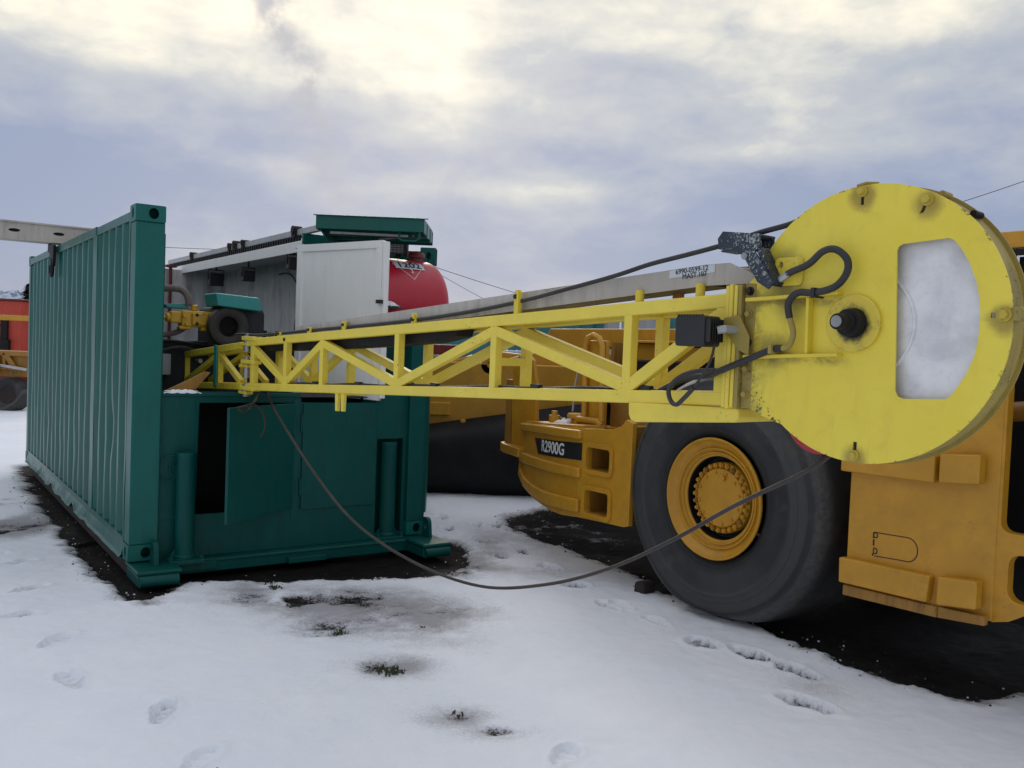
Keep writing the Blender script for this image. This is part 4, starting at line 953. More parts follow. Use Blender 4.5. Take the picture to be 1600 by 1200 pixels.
b_ = B(); b_.prism([(-.1, .305), (.9, .338), (1.9, .388), (2.35, .418), (2.58, .455), (2.60, .50), (-.1, .375)], .07, .19)
b_.put('hose_trough', BLACKM, mt, bev=.01)
# aluminium cable tray on top of the mast
tr = T('cable_tray', 'long grey aluminium cable tray lying on top of the yellow mast, with a number label', 'cable tray', FM, (2.3, .12, .5))
tt_ = lambda x: .498 + .0735 * (x - .678)
b_ = B()
near = [(.62, tt_(.62) - .03), (.70, tt_(.70)), (4.30, tt_(4.30) - .002), (4.385, .763), (4.50, .712), (4.50, .675), (4.40, .672), (.62, tt_(.62) - .085)]
b_.plate([(.60, tt_(.60) - .075), (.70, tt_(.70)), (4.27, .762), (4.385, .764), (4.50, .712), (4.50, .680), (4.275, .678), (.60, tt_(.60) - .095)], [], .055, .060)
b_.put('near_flange', ALU, tr)
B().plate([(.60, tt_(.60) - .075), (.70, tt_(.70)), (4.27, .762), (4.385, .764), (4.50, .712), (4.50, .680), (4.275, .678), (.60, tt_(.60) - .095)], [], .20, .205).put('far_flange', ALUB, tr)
b_ = B(); x0_, x1_ = .60, 4.275
vs = [b_.bm.verts.new(q) for q in ((x0_, .060, tt_(x0_) - .093), (x1_, .060, .680), (x1_, .200, .680), (x0_, .200, tt_(x0_) - .093), (x0_, .060, tt_(x0_) - .088), (x1_, .060, .685), (x1_, .200, .685), (x0_, .200, tt_(x0_) - .088))]
for f in ((0, 1, 2, 3), (4, 5, 6, 7), (0, 1, 5, 4), (1, 2, 6, 5), (2, 3, 7, 6), (3, 0, 4, 7)): b_.bm.faces.new([vs[i] for i in f])
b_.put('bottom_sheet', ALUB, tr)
B().prism([(4.2, .705), (4.56, .712), (4.56, .735), (4.30, .756), (4.2, .75)], .09, .19).put('end_cover', ALU, tr, bev=.004)
sl_ = .0735
lab = B().prism([(4.085, .710 + .004), (4.315, .716 + .014), (4.315, .7655 - .003 - .001), (4.085, .7455)], .0525, .055).put('number_label', LABEL, tr)
lettering('6990-0599-12', .030, 'label_text', INK, tr, lab, (4.20, .0515, .743), 1, .0006, .98, math.atan(sl_))
lettering('MAST.107', .030, 'label_text', INK, tr, lab, (4.215, .0515, .7215), 1, .0006, .98, math.atan(sl_))

# inner section of mast running back into the container
mi = T('inner_mast_section', 'shaded yellow lattice section running back from the hinge into the container', 'mast', FM, (-1, 0, -.05))
zbi = lambda x: .006 + .045 * x; zti = lambda x: .385 + .085 * x
for y in (.0, YB):
    chord(-2.6, -.115, zbi, 1, y, YELD, mi); chord(-2.6, -.115, zti, -1, y, YELD, mi)
    for x in (-.60, -1.35, -2.1): B().box(x - .03, x + .03, y + .003, y + .047, zbi(x) + .03, zti(x) - .03).put('upright', TEALB if x == -.60 and y == 0 and False else YELD, mi, bev=.004)
    for xa, xb, dn_ in ((-.60, -.15, 1), (-1.35, -.60, 0), (-2.1, -1.35, 1)):
        za, zb2 = (zti(xa) - .07, zbi(xb) + .06) if dn_ else (zbi(xa) + .06, zti(xb) - .07)
        B().bar((xa, y + .025, za), (xb, y + .025, zb2), .04, .045).put('diagonal_brace', YELD, mi, bev=.004)
B().box(-.64, -.585, -.012, .0, .0, .34).put('teal_strap', TEALB, mi, bev=.004)
B().cyl((-1.75, .11, .17), (-1.25, .11, .19), .02, 14).put('piston_rod', GALV, mi, smooth=True)

# ================================================================== power cables of the reel
c1 = [(-.30, .03, .428), (-.18, .03, .434), (.1, .03, .430), (.513, .03, .448), (.974, .03, .474), (1.439, .03, .498), (1.902, .03, .522), (2.312, .03, .548), (2.759, .03, .586), (3.148, .025, .630), (3.50, .02, .683), (3.807, .015, .732), (4.011, .01, .772), (4.22, .0, .800), (4.431, -.02, .828), (4.55, -.01, .858), (4.665, .04, .892), (4.75, .06, .93)]
tag(B().tube(c1, .0105, 12, sub=6).put('reel_cable', CABLE, None, smooth=True, fr=FM), 'black cable running along the mast top and rising through the blue guide onto the reel', 'cable')
c2 = [(-1.86, 6.85, 1.43), (-1.84, 6.72, 1.375), (-1.63, 6.33, 1.21), (-1.27, 5.96, .86), (-.94, 5.6, .64), (-.53, 5.24, .50), (-.13, 4.88, .475), (.21, 4.53, .59), (.49, 4.18, .77), (.72, 3.83, .99), (.90, 3.49, 1.21), (1.10, 3.22, 1.40), (1.22, 3.24, 1.50)]
tag(B().tube(c2, .0088, 10, sub=8).put('hanging_cable', CABLEB, None, smooth=True, fr=FW), 'brown black cable sagging in a long curve from the mast hinge to under the reel', 'cable')

# ================================================================== the big yellow loader
ld = T('underground_loader', 'huge ochre underground mining loader with a bald black tyre and R2900G badge', 'loader', FL, (0, 1.3, 0))
AX = (0, 0, .826)
# tyre
tp = []
TY = [(.425, .015), (.47, -.015), (.478, -.012), (.484, -.018), (.56, -.035), (.64, -.038), (.655, -.046), (.665, -.038), (.70, -.034), (.704, -.029), (.74, -.022), (.765, -.014), (.770, -.006), (.80, .006), (.812, .004), (.822, .014), (.852, .06), (.868, .12), (.876, .25), (.878, .40), (.876, .56), (.866, .68), (.84, .75), (.78, .79), (.62, .82), (.44, .78), (.40, .70), (.40, .08)]
ty = B().lathe([(r_, a) for r_, a in TY], AX, 'y', 128, closed=True)
for v in ty.bm.verts:                        # the weight flattens the foot of the tyre
    if v.co.z < .06: v.co.z = .06 - (.06 - v.co.z) * .45
    if v.co.z < .35 and v.co.y < .1: v.co.y -= .02 * (.35 - v.co.z) / .3
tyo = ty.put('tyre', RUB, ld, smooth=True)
rm = B().lathe([(.412, .0), (.420, -.022), (.416, -.030), (.406, -.030), (.398, -.018), (.380, .012), (.352, .026), (.346, .012), (.336, .012), (.332, .030), (.322, .036), (.318, .026), (.308, .026), (.304, .040), (.290, .046), (.287, .06)], AX, 'y', 110, caps=False).put('rim', OCH, ld, smooth=True)
B().lathe([(.30, .14), (.296, .05), (.287, .055), (.280, .13), (.24, .14), (.24, .2), (.3, .2)], AX, 'y', 80, closed=True).put('brake_drum', BLACKM, ld, smooth=True)
hb = B().lathe([(.246, .16), (.246, .085), (.241, .078), (.214, .078), (.212, .084), (.205, .084), (.203, .062), (.195, .054), (.0005, .050)], AX, 'y', 80).put('hub', OCH, ld, smooth=True)
for k in range(28):
    a = 2 * math.pi * k / 28; x, z = .226 * math.cos(a), AX[2] + .226 * math.sin(a)
    sub(B().cyl((x, .08, z), (x, .056, z), .0165, 8).cyl((x, .06, z), (x, .046, z), .010, 8), 'wheel_stud', OCH if k % 5 else OCHD, ld, hb)
for k in range(12):
    a = 2 * math.pi * (k + .4) / 12; x, z = .178 * math.cos(a), AX[2] + .178 * math.sin(a)
    sub(B().cyl((x, .054, z), (x, .040, z), .009, 6), 'cap_bolt', OCH, ld, hb)
sub(B().cyl((.035, .052, AX[2] + .145), (.035, .030, AX[2] + .145), .02, 6), 'drain_plug', OCH, ld, hb)
sub(B().box(-.10, .02, -.037, -.032, .255, .33), 'worn_sidewall_mark', GREY, ld, tyo) if False else None
# far side wheel
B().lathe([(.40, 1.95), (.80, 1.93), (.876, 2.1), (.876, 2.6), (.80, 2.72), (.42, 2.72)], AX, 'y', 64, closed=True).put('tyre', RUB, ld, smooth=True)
B().cyl((0, .7, .826), (0, 2.0, .826), .22, 20).box(-.5, .8, .85, 1.9, .45, 1.4).put('axle_housing', BLACKM, ld, bev=.02)
# rear counterweight
st = [(-.83, .0), (-1.12, .0), (-1.43, .0), (-1.67, .028), (-1.86, .062), (-2.05, .115), (-2.27, .19), (-2.50, .275), (-2.70, .37), (-2.85, .49), (-2.91, .66)]
def yc(x):
    for (a, ya), (b_, yb) in zip(st, st[1:]):
        if b_ <= x <= a: return ya + (yb - ya) * (a - x) / (a - b_)
    return st[-1][1] if x < st[-1][0] else 0.0
zb_ = [.47, .455, .445, .420, .420, .434, .45, .485, .55, .66, .80]; zt_ = [1.275, 1.215, 1.175, 1.165, 1.155, 1.145, 1.13, 1.115, 1.10, 1.09, 1.08]
cw = B(); cw.sweep(st[2:], .05, zb_[2:], zt_[2:]).plate([(-.83, .478), (-.83, 1.268), (-.90, 1.292), (-.955, 1.235), (-1.06, 1.20), (-1.43, 1.175), (-1.43, .445), (-1.16, .455), (-.89, .462)], [rrect(-1.335, -1.06, .855, 1.035, .03), rrect(-1.335, -1.045, .505, .69, .03)], .0, .05)
cw.sweep(st[2:], .9, [z + .0 for z in zb_[2:]], [z + .02 for z in zb_[2:]], -.06)
cwo = cw.put('counterweight', OCH, ld, bev=.012)
for z0_, z1_ in ((.855, 1.035), (.505, .69)):
    sub(B().plate(rrect(-1.375, -1.022, z0_ - .035, z1_ + .04, .05), [rrect(-1.335, -1.055, z0_, z1_, .03)], -.020, .0), 'step_frame', OCH, ld, cwo, bev=.008)
    sub(B().box(-1.345, -1.04, .05, .35, z0_ - .008, z0_).box(-1.345, -1.04, .05, .35, z1_, z1_ + .008).box(-1.35, -1.34, .05, .35, z0_, z1_).box(-1.05, -1.04, .05, .35, z0_, z1_).box(-1.34, -1.05, .34, .35, z0_, z1_), 'step_pocket', OCHD, ld, cwo)
def rib(i0, za, zb2, off=.05, zs=None):
    s_ = st[i0:]; n_ = len(s_)
    lo = [za + (zs or 0) * k for k in range(n_)]; hi = [zb2 + (zs or 0) * k for k in range(n_)]
    return lo, hi
s2 = [(-1.40, 0)] + st[2:]
sub(B().sweep(s2, .05, [1.085, 1.085, 1.08, 1.075, 1.07, 1.06, 1.045, 1.03, 1.02, 1.01], [1.162, 1.162, 1.155, 1.15, 1.14, 1.13, 1.115, 1.10, 1.09, 1.08], .038), 'rib', OCH, ld, cwo, bev=.018)
sub(B().sweep(s2, .05, [.770, .770, .765, .76, .755, .75, .74, .735, .75, .77], [.856, .856, .853, .85, .845, .84, .835, .83, .85, .87], .038), 'rib', OCH, ld, cwo, bev=.018)
sub(B().sweep(s2, .05, [.488, .488, .478, .472, .475, .487, .52, .585, .69, .83], [.60, .60, .590, .580, .578, .585, .612, .67, .77, .88], .038), 'rib', OCH, ld, cwo, bev=.018)
sub(B().sweep([(-2.66, .30), (-2.86, .36), (-3.06, .41), (-3.20, .48), (-3.27, .62), (-3.28, .85)], .34, .775, .865, .02), 'tail_lip', OCH, ld, cwo, bev=.03)
# badge
def curved(name, quad, lift, mat, par):
    """thin plate lying on the curved side; quad: left/right x with bottom and top heights at each end"""
    (xl0, zl0), (xl1, zl1), (xr, zr0, zr1) = quad; b_ = B(); prev = None; n = 16
    for k in range(n + 1):
        f = k / n; xa = xl0 + (xr - xl0) * f; xb = xl1 + (xr - xl1) * f
        za = zl0 + (zr0 - zl0) * f; zb2 = zl1 + (zr1 - zl1) * f
        cur = [b_.bm.verts.new(q) for q in ((xa, yc(xa) - lift, za), (xb, yc(xb) - lift, zb2), (xb, yc(xb) - lift + .003, zb2), (xa, yc(xa) - lift + .003, za))]
        if prev:
            for i in range(4): b_.bm.faces.new((prev[i], prev[(i + 1) % 4], cur[(i + 1) % 4], cur[i]))
        prev = cur
    o = b_.put(name, mat, ld); o.parent = par; return o
bdo = curved('model_badge', ((-2.19, .872), (-2.30, 1.005), (-1.405, .916, 1.057)), .006, BLACKP, cwo)
curved('badge_stripe', ((-2.22, .872), (-2.325, 1.005), (-2.30, 1.005, 1.006)) if False else ((-2.192, .874), (-2.296, 1.003), (-2.262, .990, 1.006)), .0075, REDI, bdo)
cu = bpy.data.curves.new('t', 'FONT'); cu.body = 'R2900G'; cu.size = .138; cu.align_x = 'CENTER'; cu.align_y = 'CENTER'; cu.offset = .0035
o = bpy.data.objects.new('t', cu); me = o.to_mesh(); q = B(); q.bm.from_mesh(me); o.to_mesh_clear(); bpy.data.objects.remove(o); bpy.data.curves.remove(cu)
bmesh.ops.subdivide_edges(q.bm, edges=[e for e in q.bm.edges if e.calc_length() > .04], cuts=2)
for v in q.bm.verts:
    x = -1.875 + v.co.x * .98; z = .962 + v.co.y + (x + 1.875) * .035
    v.co = Vector((x, yc(x) - .010, z))
q.put('badge_text', WINK, ld).parent = bdo
# deck above the counterweight, engine bay, guards
B().box(-2.25, -.9, .45, 2.2, 1.10, 1.14).box(-.93, -.86, .02, 2.2, .5, 1.24).box(-1.43, -.93, .05, .46, 1.08, 1.12).put('deck', OCHD, ld, bev=.01)
B().prism([(-2.6, 1.10), (-1.42, 1.165), (-1.42, 1.18), (-2.6, 1.115)], .30, .55).put('deck_edge', OCH, ld, bev=.004)
B().sweep([(-1.42, .02), (-1.75, .06), (-2.05, .14), (-2.4, .27), (-2.7, .40)], .22, [1.155, 1.145, 1.13, 1.11, 1.09], [1.20, 1.18, 1.16, 1.14, 1.12], .01).put('deck_edge', OCH, ld, bev=.004)
b_ = B(); b_.box(-2.1, -1.0, 1.3, 1.34, 1.1, 2.02).box(-2.1, -2.06, .9, 1.34, 1.1, 1.9)
b_.put('engine_bulkhead', OCHD, ld)
tg = B(); tg.prism([(-3.00, .86), (-2.66, .86), (-2.62, 1.11), (-2.64, 1.48), (-2.70, 1.70), (-2.78, 1.75), (-2.93, 1.745), (-3.02, 1.66), (-3.03, 1.3)], .45, .49)
tg.put('tail_guard', OCH, ld, bev=.008)
B().box(-3.14, -3.05, .46, .52, .86, 1.50).box(-3.05, -3.03, .47, .51, .86, 1.50).put('tail_guard', OCHD, ld, bev=.008)
gp = B(); gp.box(-1.74, -1.50, .30, .34, 1.15, 1.90).put('guard_panel', OCH, ld, bev=.008)
B().tube([(-1.71, .27, 1.22), (-1.72, .26, 1.86), (-1.69, .26, 1.92), (-1.62, .26, 1.945), (-1.55, .26, 1.92), (-1.51, .26, 1.86), (-1.49, .27, 1.22)], .026, 12).put('grab_loop', OCH, ld, smooth=True)
B().tube([(-1.77, .25, 1.19), (-1.75, .24, 1.22), (-1.50, .24, 1.22), (-1.48, .25, 1.19)], .03, 12).put('loop_foot', OCH, ld, smooth=True)
pn = B().plate([(-1.55, 1.16), (-1.06, 1.16), (-1.06, 1.60), (-1.55, 1.60)], [rrect(-1.46, -1.40, 1.38, 1.44, .006)], .42, .46).put('side_panel', OCHD, ld, bev=.006)
b_ = B()
for k in range(7): b_.box(-1.52 + k * .022, -1.51 + k * .022, .405, .42, 1.56, 1.60)
b_.box(-1.40, -1.06, .41, .42, 1.60, 1.62); sub(b_, 'vent_slot', BLACKM, ld, pn)
hd = B(); hd.prism([(-3.45, 1.86), (-3.35, 2.035), (-1.0, 2.04), (-.2, 2.09), (-.2, 1.95), (-1.1, 1.93), (-2.70, 1.84)], 1.15, 2.4)
hd.put('hood', OCH, ld, bev=.01)
B().box(-1.9, -.35, 1.05, 1.12, 1.55, 1.90).box(-1.95, -.35, .98, 1.12, 1.90, 1.925).put('hood_side', OCH, ld, bev=.008)
B().box(-1.9, -.35, 1.02, 1.05, 1.70, 1.72).put('hood_ledge', OCHD, ld)
# engine bay innards
B().box(-2.3, -1.0, .75, 1.3, 1.12, 1.34).box(-1.9, -1.0, .9, 1.3, 1.3, 1.75).put('engine_block', BLACKM, ld, bev=.02)
B().cyl((-2.06, .62, 1.20), (-2.06, .62, 1.60), .062, 18).cyl((-2.06, .62, 1.60), (-2.06, .62, 1.66), .075, 18).put('filter_canister', GREY, ld, smooth=True)
B().cyl((-2.06, .62, 1.66), (-2.06, .62, 1.74), .07, 12).put('filter_head', REDM, ld, smooth=True)
B().tube([(-2.20, .55, 1.25), (-2.18, .55, 1.5), (-2.12, .55, 1.72)], .010, 6).tube([(-1.95, .55, 1.25), (-1.93, .55, 1.5), (-1.97, .55, 1.70)], .010, 6).put('filter_bracket', GALV, ld)
B().lathe([(.0005, 1.25), (.10, 1.25), (.11, 1.235), (.11, 1.21), (.075, 1.205), (.075, 1.14)], (-1.95, .42, 0), 'z', 20).cyl((-2.28, .40, 1.14), (-2.28, .40, 1.21), .05, 12).cyl((-2.28, .40, 1.21), (-2.28, .40, 1.25), .028, 10).put('filler_neck', OCH, ld, smooth=True)
B().tube([(-2.45, .5, 1.17), (-2.3, .45, 1.19), (-2.1, .42, 1.17)], .012, 6).put('pipe', OCHD, ld)
rs = random.Random(11)
for k in range(9):
    x = -2.25 + k * .15; B().tube([(x, .78, 1.15), (x + rs.uniform(-.1, .1), .72, 1.35 + rs.random() * .1), (x + rs.uniform(-.2, .2), .85, 1.55 + rs.random() * .2)], .014, 6, sub=4).put('engine_hose', BLACKM if k % 3 else OCHD, ld, smooth=True)
snowpatch('snow_patch', FL, -1.40, -1.06, .10, .40, 1.125, .035, 'thin snow in the tray above the square step holes of the loader', n=20, seed=6)
snowpatch('snow_patch', FL, -2.22, -2.02, .34, .50, 1.145, .05, 'lump of snow beside the ochre filler neck on the loader deck', n=14, seed=9)
# fender and dark bay above the tyre
B().box(-.95, 1.0, .95, 2.2, 1.35, 1.95).put('engine_bay_wall', BLACKM, ld, bev=.02)
B().box(-.55, 1.0, .12, .95, 1.86, 1.90).put('fender', BLACKM, ld, bev=.01)
for k in range(5): B().tube([(-.7 + k * .22, .9, 1.35), (-.6 + k * .2, .8, 1.6), (-.5 + k * .22, .9, 1.9)], .02, 8, sub=3).put('engine_hose', BLACKM, ld, smooth=True)
# front frame plate to the right of the tyre
fr_ = B(); fr_.sweep([(1.872, .030), (1.70, .0), (1.615, -.016), (1.56, -.02), (1.045, -.02)], .10, [.475, .455, .447, .445, .43], 1.95)
fro = fr_.put('front_frame', OCH, ld, bev=.010)
fr2 = B(); fr2.plate([(1.865, .47), (1.95, .495), (2.05, .56), (2.9, .60), (2.9, 1.95), (1.865, 1.95)], [rrect(1.885, 2.86, .95, 1.90, .05), rrect(1.935, 2.86, .60, .845, .06)], .036, .10).put('rear_web', OCH, ld, bev=.006)
B().box(1.05, 1.12, .10, 1.2, .43, 1.95).put('cross_web', OCHD, ld)
sub(B().prism([(1.010, 1.155), (1.575, 1.163), (1.575, 1.31), (1.010, 1.30)], -.075, -.0205), 'rib', OCH, ld, fro, bev=.01)
sub(B().prism([(1.60, 1.168), (1.815, 1.188), (1.815, 1.345), (1.60, 1.325)], -.075, -.0055), 'rib', OCH, ld, fro, bev=.01)
sub(B().prism([(1.035, .50), (1.570, .512), (1.585, .660), (1.030, .648)], -.075, -.0205), 'rib', OCH, ld, fro, bev=.01)
sub(B().prism([(1.625, .515), (1.835, .540), (1.835, .688), (1.625, .668)], -.075, -.0055), 'rib', OCH, ld, fro, bev=.01)
sub(B().prism([(1.05, .425), (1.62, .44), (1.62, .50), (1.05, .488)], -.05, -.0205).prism([(1.62, .44), (1.87, .462), (1.87, .512), (1.62, .502)], -.045, -.0055), 'skid_edge', OCHD, ld, fro, bev=.006)
# black hand-painted outline on the plate
def stroke(b_, pts, w_=.005, y=-.0215):
    for p_, q_ in zip(pts, pts[1:]): b_.bar((p_[0], y, p_[1]), (q_[0], y, q_[1]), .0012, w_, up=(0, 1, 0) if False else (0, 0, 1)) if abs(p_[0] - q_[0]) > abs(p_[1] - q_[1]) * .1 else b_.box(p_[0] - w_ / 2, p_[0] + w_ / 2, y - .0006, y + .0006, min(p_[1], q_[1]), max(p_[1], q_[1]))
b_ = B()
stroke(b_, [(1.215, .825), (1.40, .832)] + [(1.42 + .06 * math.sin(R(a)), .766 + .067 * math.cos(R(a))) for a in range(0, 181, 15)] + [(1.40, .699), (1.225, .690)])
stroke(b_, [(1.213, .826), (1.213, .790)], .008)
stroke(b_, [(1.215, .822), (1.232, .822), (1.238, .808), (1.232, .796), (1.218, .796)], .006)
stroke(b_, [(1.215, .784), (1.215, .748)], .009)
stroke(b_, [(1.219, .735), (1.234, .733), (1.240, .718), (1.234, .704), (1.219, .702), (1.215, .718), (1.219, .735)], .006)
stroke(b_, [(1.213, .702), (1.213, .688)], .008)
sub(b_, 'painted_mark', INK, ld, fro)
# dark articulation bay with rams and hoses
B().box(1.2, 4.2, .75, 1.0, .3, 2.2).put('articulation_bay', BLACKM, ld)
B().cyl((1.7, .45, 1.55), (3.0, .25, 1.75), .055, 18).put('steering_ram', OCHD, ld, smooth=True)
B().cyl((2.0, .35, .74), (3.0, .3, .70), .075, 18).put('steering_ram', OCHD, ld, smooth=True)
B().lathe([(.07, .2), (.07, .12), (.13, .12), (.13, .2)], (2.12, .1, 1.62), 'y', 28, closed=True).box(2.05, 2.30, .18, .3, .69, .76).put('pin_boss', OCH, ld, smooth=True)
for k in range(6): B().tube([(1.95 + k * .07, .3, 1.0), (2.05 + k * .07, .25 + .03 * k, 1.25), (1.98 + k * .09, .35, 1.6)], .02, 8, sub=4).put('engine_hose', BLACKM, ld, smooth=True)
# operator's cab seen behind the reel
cb = B(); cb.box(1.6, 3.4, .03, .06, 2.41, 2.50).box(1.6, 3.4, .06, 1.4, 2.46, 2.50).box(1.7, 1.86, .05, .1, 1.95, 2.41).box(1.6, 3.4, .03, .08, 1.93, 2.08)
cb.put('cab_frame', OCH, ld, bev=.01)
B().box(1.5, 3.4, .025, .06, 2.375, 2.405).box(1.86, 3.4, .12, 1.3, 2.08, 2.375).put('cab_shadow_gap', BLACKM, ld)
# rubble and a chock near the tyre
tag(B().prism([(-.77, -.04), (-.66, -.04), (-.655, .06), (-.70, .085), (-.76, .07)], .02, .15).put('wheel_chock', RUST, None, bev=.02, fr=FL), 'dark steel block lying in front of the big tyre', 'block')
rl_ = tag(B().lathe([(.0005, .0), (.05, .0), (.055, .03), (.0005, .035)], (.80, -.18, 1.30), 'y', 24).put('reflector', REDM, None, smooth=True, fr=FL), 'dull red round lamp on the loader frame under the reel edge', 'lamp')
bpy.data.objects.remove(rl_)
q = B().lathe([(.0005, -.07), (.03, -.07), (.12, -.05), (.15, .0), (.15, .12), (.0005, .12)], (4.655, .30, .185), 'y', 36).put('red_motor_cover', REDP, mt, smooth=True)

# ================================================================== second loader behind, with its bucket
l2 = T('parked_loader', 'second ochre loader parked behind with a huge black bucket on the snow', 'loader', FW, (-.4, 11.6, 0))
b_ = B(); n = 18; sec = []
# bucket section in (y,z), swept along x with a rising lip to the right
for i in range(n + 1):
    f = i / n; x = -2.6 + 4.6 * f; zt2 = .74 + .17 * (x + 1.6) if x < 1.6 else 1.28
    row = [(10.95, -.04), (10.78, .12), (10.68, .35), (10.68, .6 * zt2 + .1), (10.76, .85 * zt2), (10.95, zt2), (11.1, zt2), (11.6, .0), (11.3, -.04)]
    sec.append([b_.bm.verts.new((x, y, z + .01 * math.sin(i * 2.1) * (k in (3, 4)))) for k, (y, z) in enumerate(row)])
for A, Bq in zip(sec, sec[1:]):
    for k in range(9): b_.bm.faces.new((A[k], A[(k + 1) % 9], Bq[(k + 1) % 9], Bq[k]))
b_.bm.faces.new(sec[0]); b_.bm.faces.new(sec[-1])
b_.put('bucket', BLACKM, l2, smooth=True)
B().box(-2.6, 2.0, 11.0, 11.3, .4, 1.62).box(-1.4, -.75, 10.95, 11.05, .95, 1.12).box(-.62, -.55, 10.9, 11.0, .84, .92).put('bucket_back', OCH, l2, bev=.02)
B().prism([(-1.9, 1.55), (-.9, 1.60), (-.3, 1.78), (.2, 1.74), (.5, 1.9), (1.0, 1.85), (1.2, 1.5), (-1.9, 1.4)], 11.3, 11.6).put('lift_arm', OCH, l2, bev=.03)
B().cyl((-.7, 11.15, 1.42), (.1, 11.1, 1.66), .07, 16).cyl((-1.6, 11.15, 1.35), (-.8, 11.1, 1.50), .045, 16).put('tilt_ram', OCHD, l2, smooth=True)
B().lathe([(.04, 11.0), (.11, 11.0), (.11, 11.3), (.04, 11.3)], (-.28, 0, 1.60), 'y', 24, closed=True).put('pin_boss', OCH, l2, smooth=True)
B().box(-1.05, -.62, 11.35, 11.9, 1.70, 1.83).put('red_deck_box', REDM, l2, bev=.02)
B().box(-2.0, 2.5, 11.9, 14.5, .5, 1.62).box(.4, 2.2, 12, 13.6, 1.6, 1.8).put('hull', OCHD, l2, bev=.03)
for x in (-1.4, 1.6): B().lathe([(.3, 0), (.8, -.02), (.88, .15), (.88, .5), (.8, .65), (.3, .6)], (x, 13.2, .84), 'y', 48, closed=True).put('tyre', RUB, l2, smooth=True)

# small blue truck cab in the gap
bt = T('blue_drum', 'pale blue steel drum lying on the second loader behind the mast', 'drum', FW, (-.05, 11.3, 1.62))
B().cyl((-.22, 11.95, 1.66), (.16, 11.95, 1.66), .13, 24).put('shell', paint('pale_blue_paint', (.16, .25, .36), .5, .1), bt, smooth=True, bev=0)
b_ = B()
for x in (-.22, -.09, .04, .15): b_.lathe([(.131, x), (.138, x + .004), (.138, x + .012), (.131, x + .016)], (0, 11.95, 1.66), 'x', 24, closed=True)
b_.put('hoop', GALV, bt, smooth=True)

# teal and grey containers far behind
TEALX = paint('faded_teal_paint', (.02, .14, .15), .5, .1)
tcn = T('distant_container', 'far teal corrugated container roofline seen through the mast lattice', 'container', FW, (3, 20, 0))
corrugated(-3.6, 2.0, .1, 2.62, 20.0, .30, .04, axis_='x').put('end_wall', TEALX, tcn)
corrugated(3.2, 6.5, .1, 2.66, 20.0, .30, .04, axis_='x').put('end_wall', TEALX, tcn)
B().box(-3.6, 6.5, 20.05, 22, 2.60, 2.68).box(-3.62, -3.5, 19.96, 20.1, .0, 2.68).box(6.4, 6.52, 19.96, 20.1, 0, 2.70).put('roof_frame', TEALX, tcn)
gcn = T('site_cabin', 'pale grey site cabin between two teal container walls in the distance', 'cabin', FW, (2.5, 19.9, 0))
B().box(2.05, 3.1, 19.5, 21.9, 0, 2.72).put('body', GREY, gcn, bev=.02)
B().box(2.0, 3.15, 19.45, 21.95, 2.72, 2.76).box(2.3, 2.34, 19.48, 19.5, 1.0, 2.7).put('roof', WHITE, gcn)
# snow bank behind all, so that gaps show white
snowpatch('snow_bank', FW, -3.0, 6.0, 15.2, 16.6, -.02, 1.15, 'low white snow bank between the parked machines and the far containers', n=40, seed=12)

# ================================================================== left background
rb = T('red_container', 'red steel container with flat lid at the left edge behind the snow yard', 'container', FW, (-14.5, 24, 0))
B().box(-17.5, -13.32, 24.0, 26.4, .9, 2.60).put('body', REDC, rb, bev=.03)
B().box(-17.55, -13.28, 23.95, 26.45, 2.60, 2.65).box(-17.5, -13.35, 24.0, 26.4, .3, .9).put('lid', REDM, rb, bev=.01)
B().box(-13.8, -13.62, 23.9, 24.0, .9, 2.1).box(-13.86, -13.56, 23.86, 24.0, 1.2, 1.55).put('lock_bar', BLACKM, rb, bev=.01)
lettering('JAF', .32, 'lettering', RUST, rb, None, (-14.2, 23.985, 1.9), 1, .004) if False else None
b_ = B(); b_.bar((-13.98, 23.99, 1.92), (-13.72, 23.99, 1.94), .01, .035).bar((-14.3, 23.99, 1.84), (-14.05, 23.99, 1.86), .01, .04); b_.put('worn_marking', RUST, rb)
tg_ = T('teal_site_box', 'dark teal box standing just beside the red container', 'container', FW, (-12.9, 25, 0))
B().box(-13.25, -12.2, 25.0, 27.0, .0, 2.72).put('body', TEALF, tg_, bev=.03)
B().box(-13.2, -12.9, 24.98, 25.0, 1.35, 1.95).put('white_panel', WHITE, tg_)
lm = T('old_loader', 'muddy ochre machine frame with a worn tyre at the far left', 'loader', FW, (-11.6, 20, 0))
b_ = B(); b_.box(-15, -10.4, 19.9, 20.2, 2.02, 2.14).box(-12.0, -11.6, 19.88, 19.9, 2.1, 2.18)
b_.put('beam', OCH, lm, bev=.02)
b_ = B(); b_.box(-15, -10.3, 20.1, 20.9, .75, 1.33).bar((-11.42, 20.02, 1.25), (-11.22, 20.02, .95), .06, .12).bar((-11.55, 20.0, .95), (-11.0, 20.0, .90), .05, .06)
b_.box(-15, -10.3, 20.0, 20.1, 1.22, 1.33).box(-11.5, -11.42, 20.0, 20.1, .9, 1.3)
b_.put('chassis', OCHD, lm, bev=.02)
B().bar((-12.2, 19.95, 1.1), (-10.9, 19.95, .93), .05, .06).put('piston_rod', GALV, lm)
B().prism([(-12.5, .6), (-11.7, .8), (-11.5, .95), (-11.6, 1.2), (-12.5, 1.25)], 19.8, 20.0).put('side_plate', OCH, lm, bev=.02)
tw = B().lathe([(.20, .05), (.30, .0), (.36, .0), (.38, .10), (.38, .38), (.3, .45), (.2, .4)], (-11.22, 19.7, .36), 'y', 40, closed=True)
tw.put('tyre', RUB, lm, smooth=True)
B().lathe([(.21, .06), (.12, .16), (.0005, .16)], (-11.22, 19.7, .36), 'y', 24).put('rim', RUST, lm, smooth=True)
